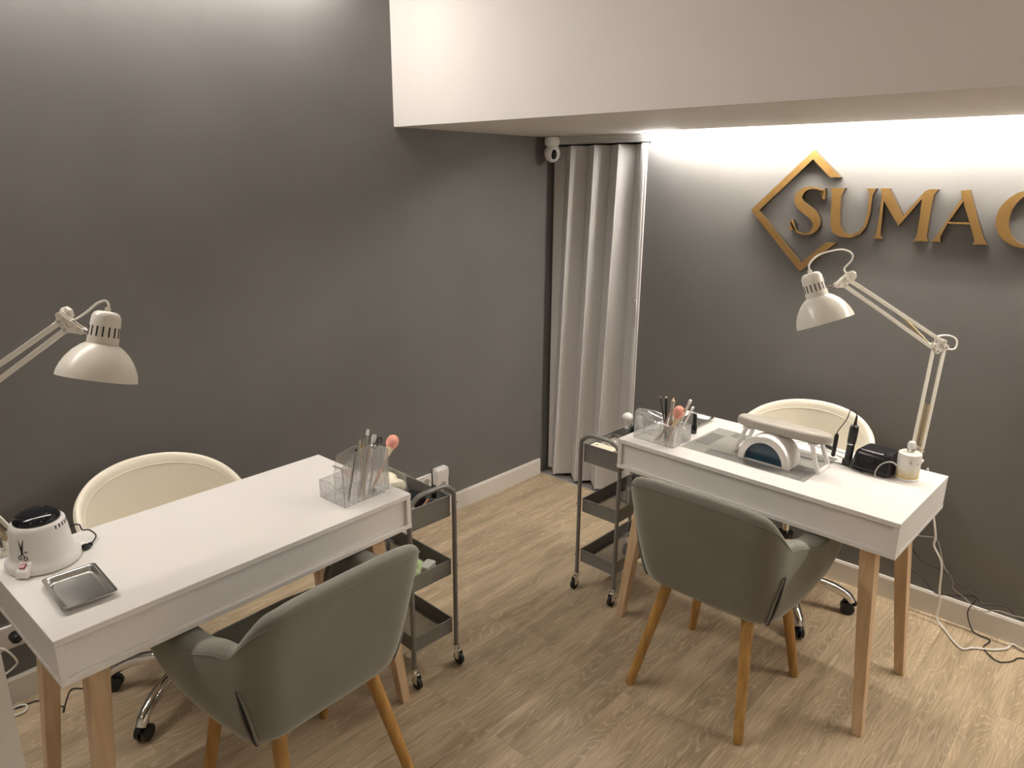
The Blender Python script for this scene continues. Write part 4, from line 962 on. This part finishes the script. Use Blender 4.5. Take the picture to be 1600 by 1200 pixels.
MB().box((-.012, -.014, -.020), (.070, .002, .004)).build('rest_block', M['amber'], t, bevel=.002)
t = polish('black-capped bottle standing at the right of the left trolley', tl(.058, .060, ZT), M['acrylic'], M['black'], .062, .017, .045, .010, 'bottles on the left trolley')
t = polish('small dark bottle near the front right corner of the left trolley', tl(.035, .040, ZT), M['pearl'], M['gloss_black'], .040, .015, .022, .014, 'bottles on the left trolley')
t = thing('green_cloth', 'crumpled green and white printed cloth on the middle tray of the left trolley', 'cloth', tl(-.030, .105, .3630), 0)
b = MB(); rows = []
for j in range(9):
    th = PI/2*j/8; rr_ = math.cos(th)
    rows.append([V((.058*rr_*math.cos(a)*(1+.12*math.sin(3*a+j)), .070*rr_*math.sin(a)*(1+.10*math.cos(4*a+j)), .002+.080*math.sin(th)*(1+.06*math.sin(2*a)))) for a in [2*PI*i/28 for i in range(28)]])
b.add([p for R in rows for p in R], [(j*28+i, j*28+(i+1) % 28, (j+1)*28+(i+1) % 28, (j+1)*28+i) for j in range(8) for i in range(28)]+[tuple(reversed(range(28)))])
b.build('fabric', M['green'], t)
t = thing('white_packet', 'small white paper packet on the middle tray of the left trolley', 'packet', tl(.020, .060, .3630), .3)
MB().box((-.030, -.018, 0), (.030, .018, .050)).build('packet', M['whitep'], t, bevel=.004)

def trp(l, y, z):   # right trolley: l along its length (+x), y sideways
    return (-.855+l, -1.041+y, z)
G = 'supplies in the top tray of the right trolley'
t = thing('paper_pack', 'cream printed pack of nail forms at the near end of the right trolley', 'pack', trp(.050, .026, ZT), 0, G)
MB().box((-.034, -.056, 0), (.034, .056, .066)).build('box', M['paper'], t, bevel=.002)
b = MB().box((-.020, -.050, .0662), (-.018, .050, .0666)); b.box((.006, .030, .0662), (.014, .040, .0666)); b.box((-.030, -.046, .0662), (-.026, .020, .0666)); b.build('print', M['seam'], t)
t = thing('pink_file_pack', 'pink and brown packet beside the cream pack on the right trolley', 'packet', trp(.045, -.056, ZT), 0, G)
MB().box((-.028, -.018, 0), (.028, .018, .058)).build('packet', M['peach'], t, bevel=.003); MB().box((-.029, -.004, .004), (-.0283, .006, .052)).build('label_strip', M['amber'], t)
t = thing('clear_box', 'clear lidless box of small nail tips in the middle of the right trolley', 'box', trp(.155, .010, ZT), 0, G)
b = MB()
for a_, c_ in (((-.055, -.07), (.055, -.07)), ((.055, -.07), (.055, .07)), ((-.055, .07), (.055, .07)), ((-.055, -.07), (-.055, .07))): wall_panel(b, a_, c_, [(0, .070), (1, .070)], .002)
b.box((-.055, -.07, 0), (.055, .07, .002)); b.build('box', M['acrylic'], t); edge_lines(t)
rnd = random.Random(3)
for i in range(9):
    x_, y_ = rnd.uniform(-.042, .042), rnd.uniform(-.055, .055); q = thing('nail_tip', 'loose small nail tips in the clear box on the right trolley', 'nail tip', trp(.155+x_, .010+y_, ZT+.0555+.0), rnd.uniform(0, 6), 'nail tips in the clear box')
    MB().box((-.010, -.0045, 0), (.010, .0045, .005)).build('tip', [M['whitep'], M['pearl'], M['brass']][i % 3], q, bevel=.0018)
t = thing('foam_insert', 'dark foam block inside the clear box on the right trolley', 'foam', trp(.155, .010, ZT+.0022), 0, G)
MB().box((-.052, -.067, 0), (.052, .067, .053)).build('block', M['pad'], t)
t = thing('black_case', 'black case at the far end of the right trolley', 'case', trp(.325, -.020, ZT), 0, G)
MB().box((-.060, -.058, 0), (.060, .058, .085)).build('body', M['black'], t, bevel=.006); MB().box((-.061, -.059, .0855), (.061, .059, .097)).build('lid', M['gloss_black'], t, bevel=.004)
t = thing('glass_goblet', 'clear stemmed glass topped with a white ball on the right trolley', 'glass', trp(.236, .033, ZT), 0, G)
MB().lathe([(.022, 0), (.022, .002), (.004, .006), (.0032, .050), (.006, .085), (.018, .100), (.025, .118), (.026, .135), (.0245, .150), (.023, .150), (.0245, .135), (.0235, .119), (.016, .102), (.001, .096)], n=28, cap=False).build('glass', M['acrylic'], t)
b = MB(); rows_ = random.Random(4)
b.ball((0, 0, .150), .0235, 24, (1, 1, .85)); b.build('white_filling', M['whitep'], t)
t = thing('white_jar', 'white round jar behind the stemmed glass on the right trolley', 'jar', trp(.288, .008, ZT+.0975), 0, G)
MB().lathe([(.014, 0), (.016, .002), (.016, .035), (.014, .038)], n=24).build('jar', M['whitep'], t); MB().lathe([(.0165, .038), (.0165, .046), (.015, .048)], n=24).build('lid', M['whitep'], t)
t = thing('glass_bottle', 'small clear glass bottle on the bottom tray of the right trolley', 'bottle', trp(.165, -.052, .1275), 0)
MB().lathe([(.024, 0), (.026, .003), (.026, .050), (.018, .062), (.010, .068), (.010, .085)], n=24).build('body', M['acrylic'], t); MB().lathe([(.0115, .080), (.0115, .100), (.010, .102)], n=18).build('cap', M['pearl'], t)

# ------------------------------------------------------------------ loose cables
def cable(label, pts, r_, m_, grp=None, name='cable'):
    o_ = V(pts[0]); t = MB().tube([V(p)-o_ for p in pts], r_, 8, smooth=6).build(name, m_, None, loc=o_); return tag(t, label, 'cable', grp)
cable('thick white cable hanging from the right desk and curling on the floor', [(-.10, -2.05, .650), (-.07, -2.0821, .4938), (-.07, -2.1115, .3744), (-.07, -2.1132, .3286), (-.07, -2.1491, .2659), (-.07, -2.1592, .1553), (-.07, -2.1676, .1008), (-.072, -2.168, .030), (-.0946, -2.2013, .006), (-.1898, -2.2795, .006), (-.1559, -2.3153, .006), (-.1188, -2.3715, .006), (-.0725, -2.4093, .006), (-.025, -2.4241, .006), (-.0438, -2.4622, .006), (-.08, -2.60, .006), (-.05, -3.3, .006)], .0040, M['cablew'])
cable('black cable running along the right wall above the baseboard', [(-.10, -1.98, .650), (-.06, -2.0, .38), (-.04, -2.0241, .2916), (-.04, -2.0747, .2382), (-.04, -2.1699, .2187), (-.04, -2.2196, .1877), (-.04, -2.2794, .1564), (-.04, -2.3038, .1388), (-.04, -2.3786, .1582), (-.04, -2.4087, .1384), (-.04, -2.4413, .1258), (-.04, -2.62, .11), (-.03, -3.3, .105)], .0024, M['cablek'])
cable('black cable sagging low along the right wall and dropping to the floor', [(-.09, -1.95, .650), (-.05, -1.98, .28), (-.04, -2.0395, .1860), (-.04, -2.0850, .1691), (-.04, -2.1394, .1185), (-.04, -2.1952, .1282), (-.034, -2.2794, .1520), (-.03, -2.2610, .0792), (-.03, -2.2856, .010), (-.0457, -2.3155, .0045), (-.0544, -2.3537, .0045), (-.118, -2.3441, .0045), (-.1587, -2.3682, .0045), (-.1822, -2.4031, .0045), (-.1493, -2.438, .0045), (-.094, -2.4695, .0045), (-.09, -2.6, .0045), (-.07, -3.3, .0045)], .0024, M['cablek'])
cable('thin grey cable looping along the right wall', [(-.08, -1.99, .650), (-.05, -2.02, .36), (-.04, -2.0481, .3381), (-.04, -2.1, .3486), (-.04, -2.1235, .3289), (-.04, -2.1551, .2414), (-.04, -2.1911, .1987), (-.04, -2.2016, .1599), (-.04, -2.238, .1411), (-.048, -2.298, .1076), (-.048, -2.3575, .1347), (-.048, -2.419, .1376), (-.048, -2.60, .16), (-.03, -3.3, .12)], .0020, M['cableg'])
cable('white cable looping from the socket row to the floor behind the left desk legs', [(-2.76, -.014, .235), (-2.7342, -.04, .2267), (-2.7115, -.04, .1775), (-2.7167, -.04, .1556), (-2.7635, -.04, .1325), (-2.80, -.04, .12), (-2.775, -.035, .10), (-2.7498, -.03, .069), (-2.760, -.032, .030), (-2.775, -.045, .006), (-2.735, -.040, .006), (-2.712, -.055, .006), (-2.725, -.085, .006), (-2.765, -.080, .006), (-2.80, -.06, .006)], .0034, M['cablew'])
cable('black cable lying on the floor behind the left desk legs', [(-2.77, -.022, .130), (-2.765, -.025, .070), (-2.755, -.035, .012), (-2.730, -.047, .0045), (-2.6778, -.0582, .0045), (-2.6451, -.1332, .0045), (-2.6290, -.1504, .0045), (-2.6377, -.1805, .0045), (-2.6150, -.130, .0045), (-2.5819, -.0767, .0045), (-2.5448, -.1065, .0045), (-2.5272, -.0573, .0045), (-2.5156, -.0598, .0045), (-2.45, -.05, .0045)], .0022, M['cablek'])
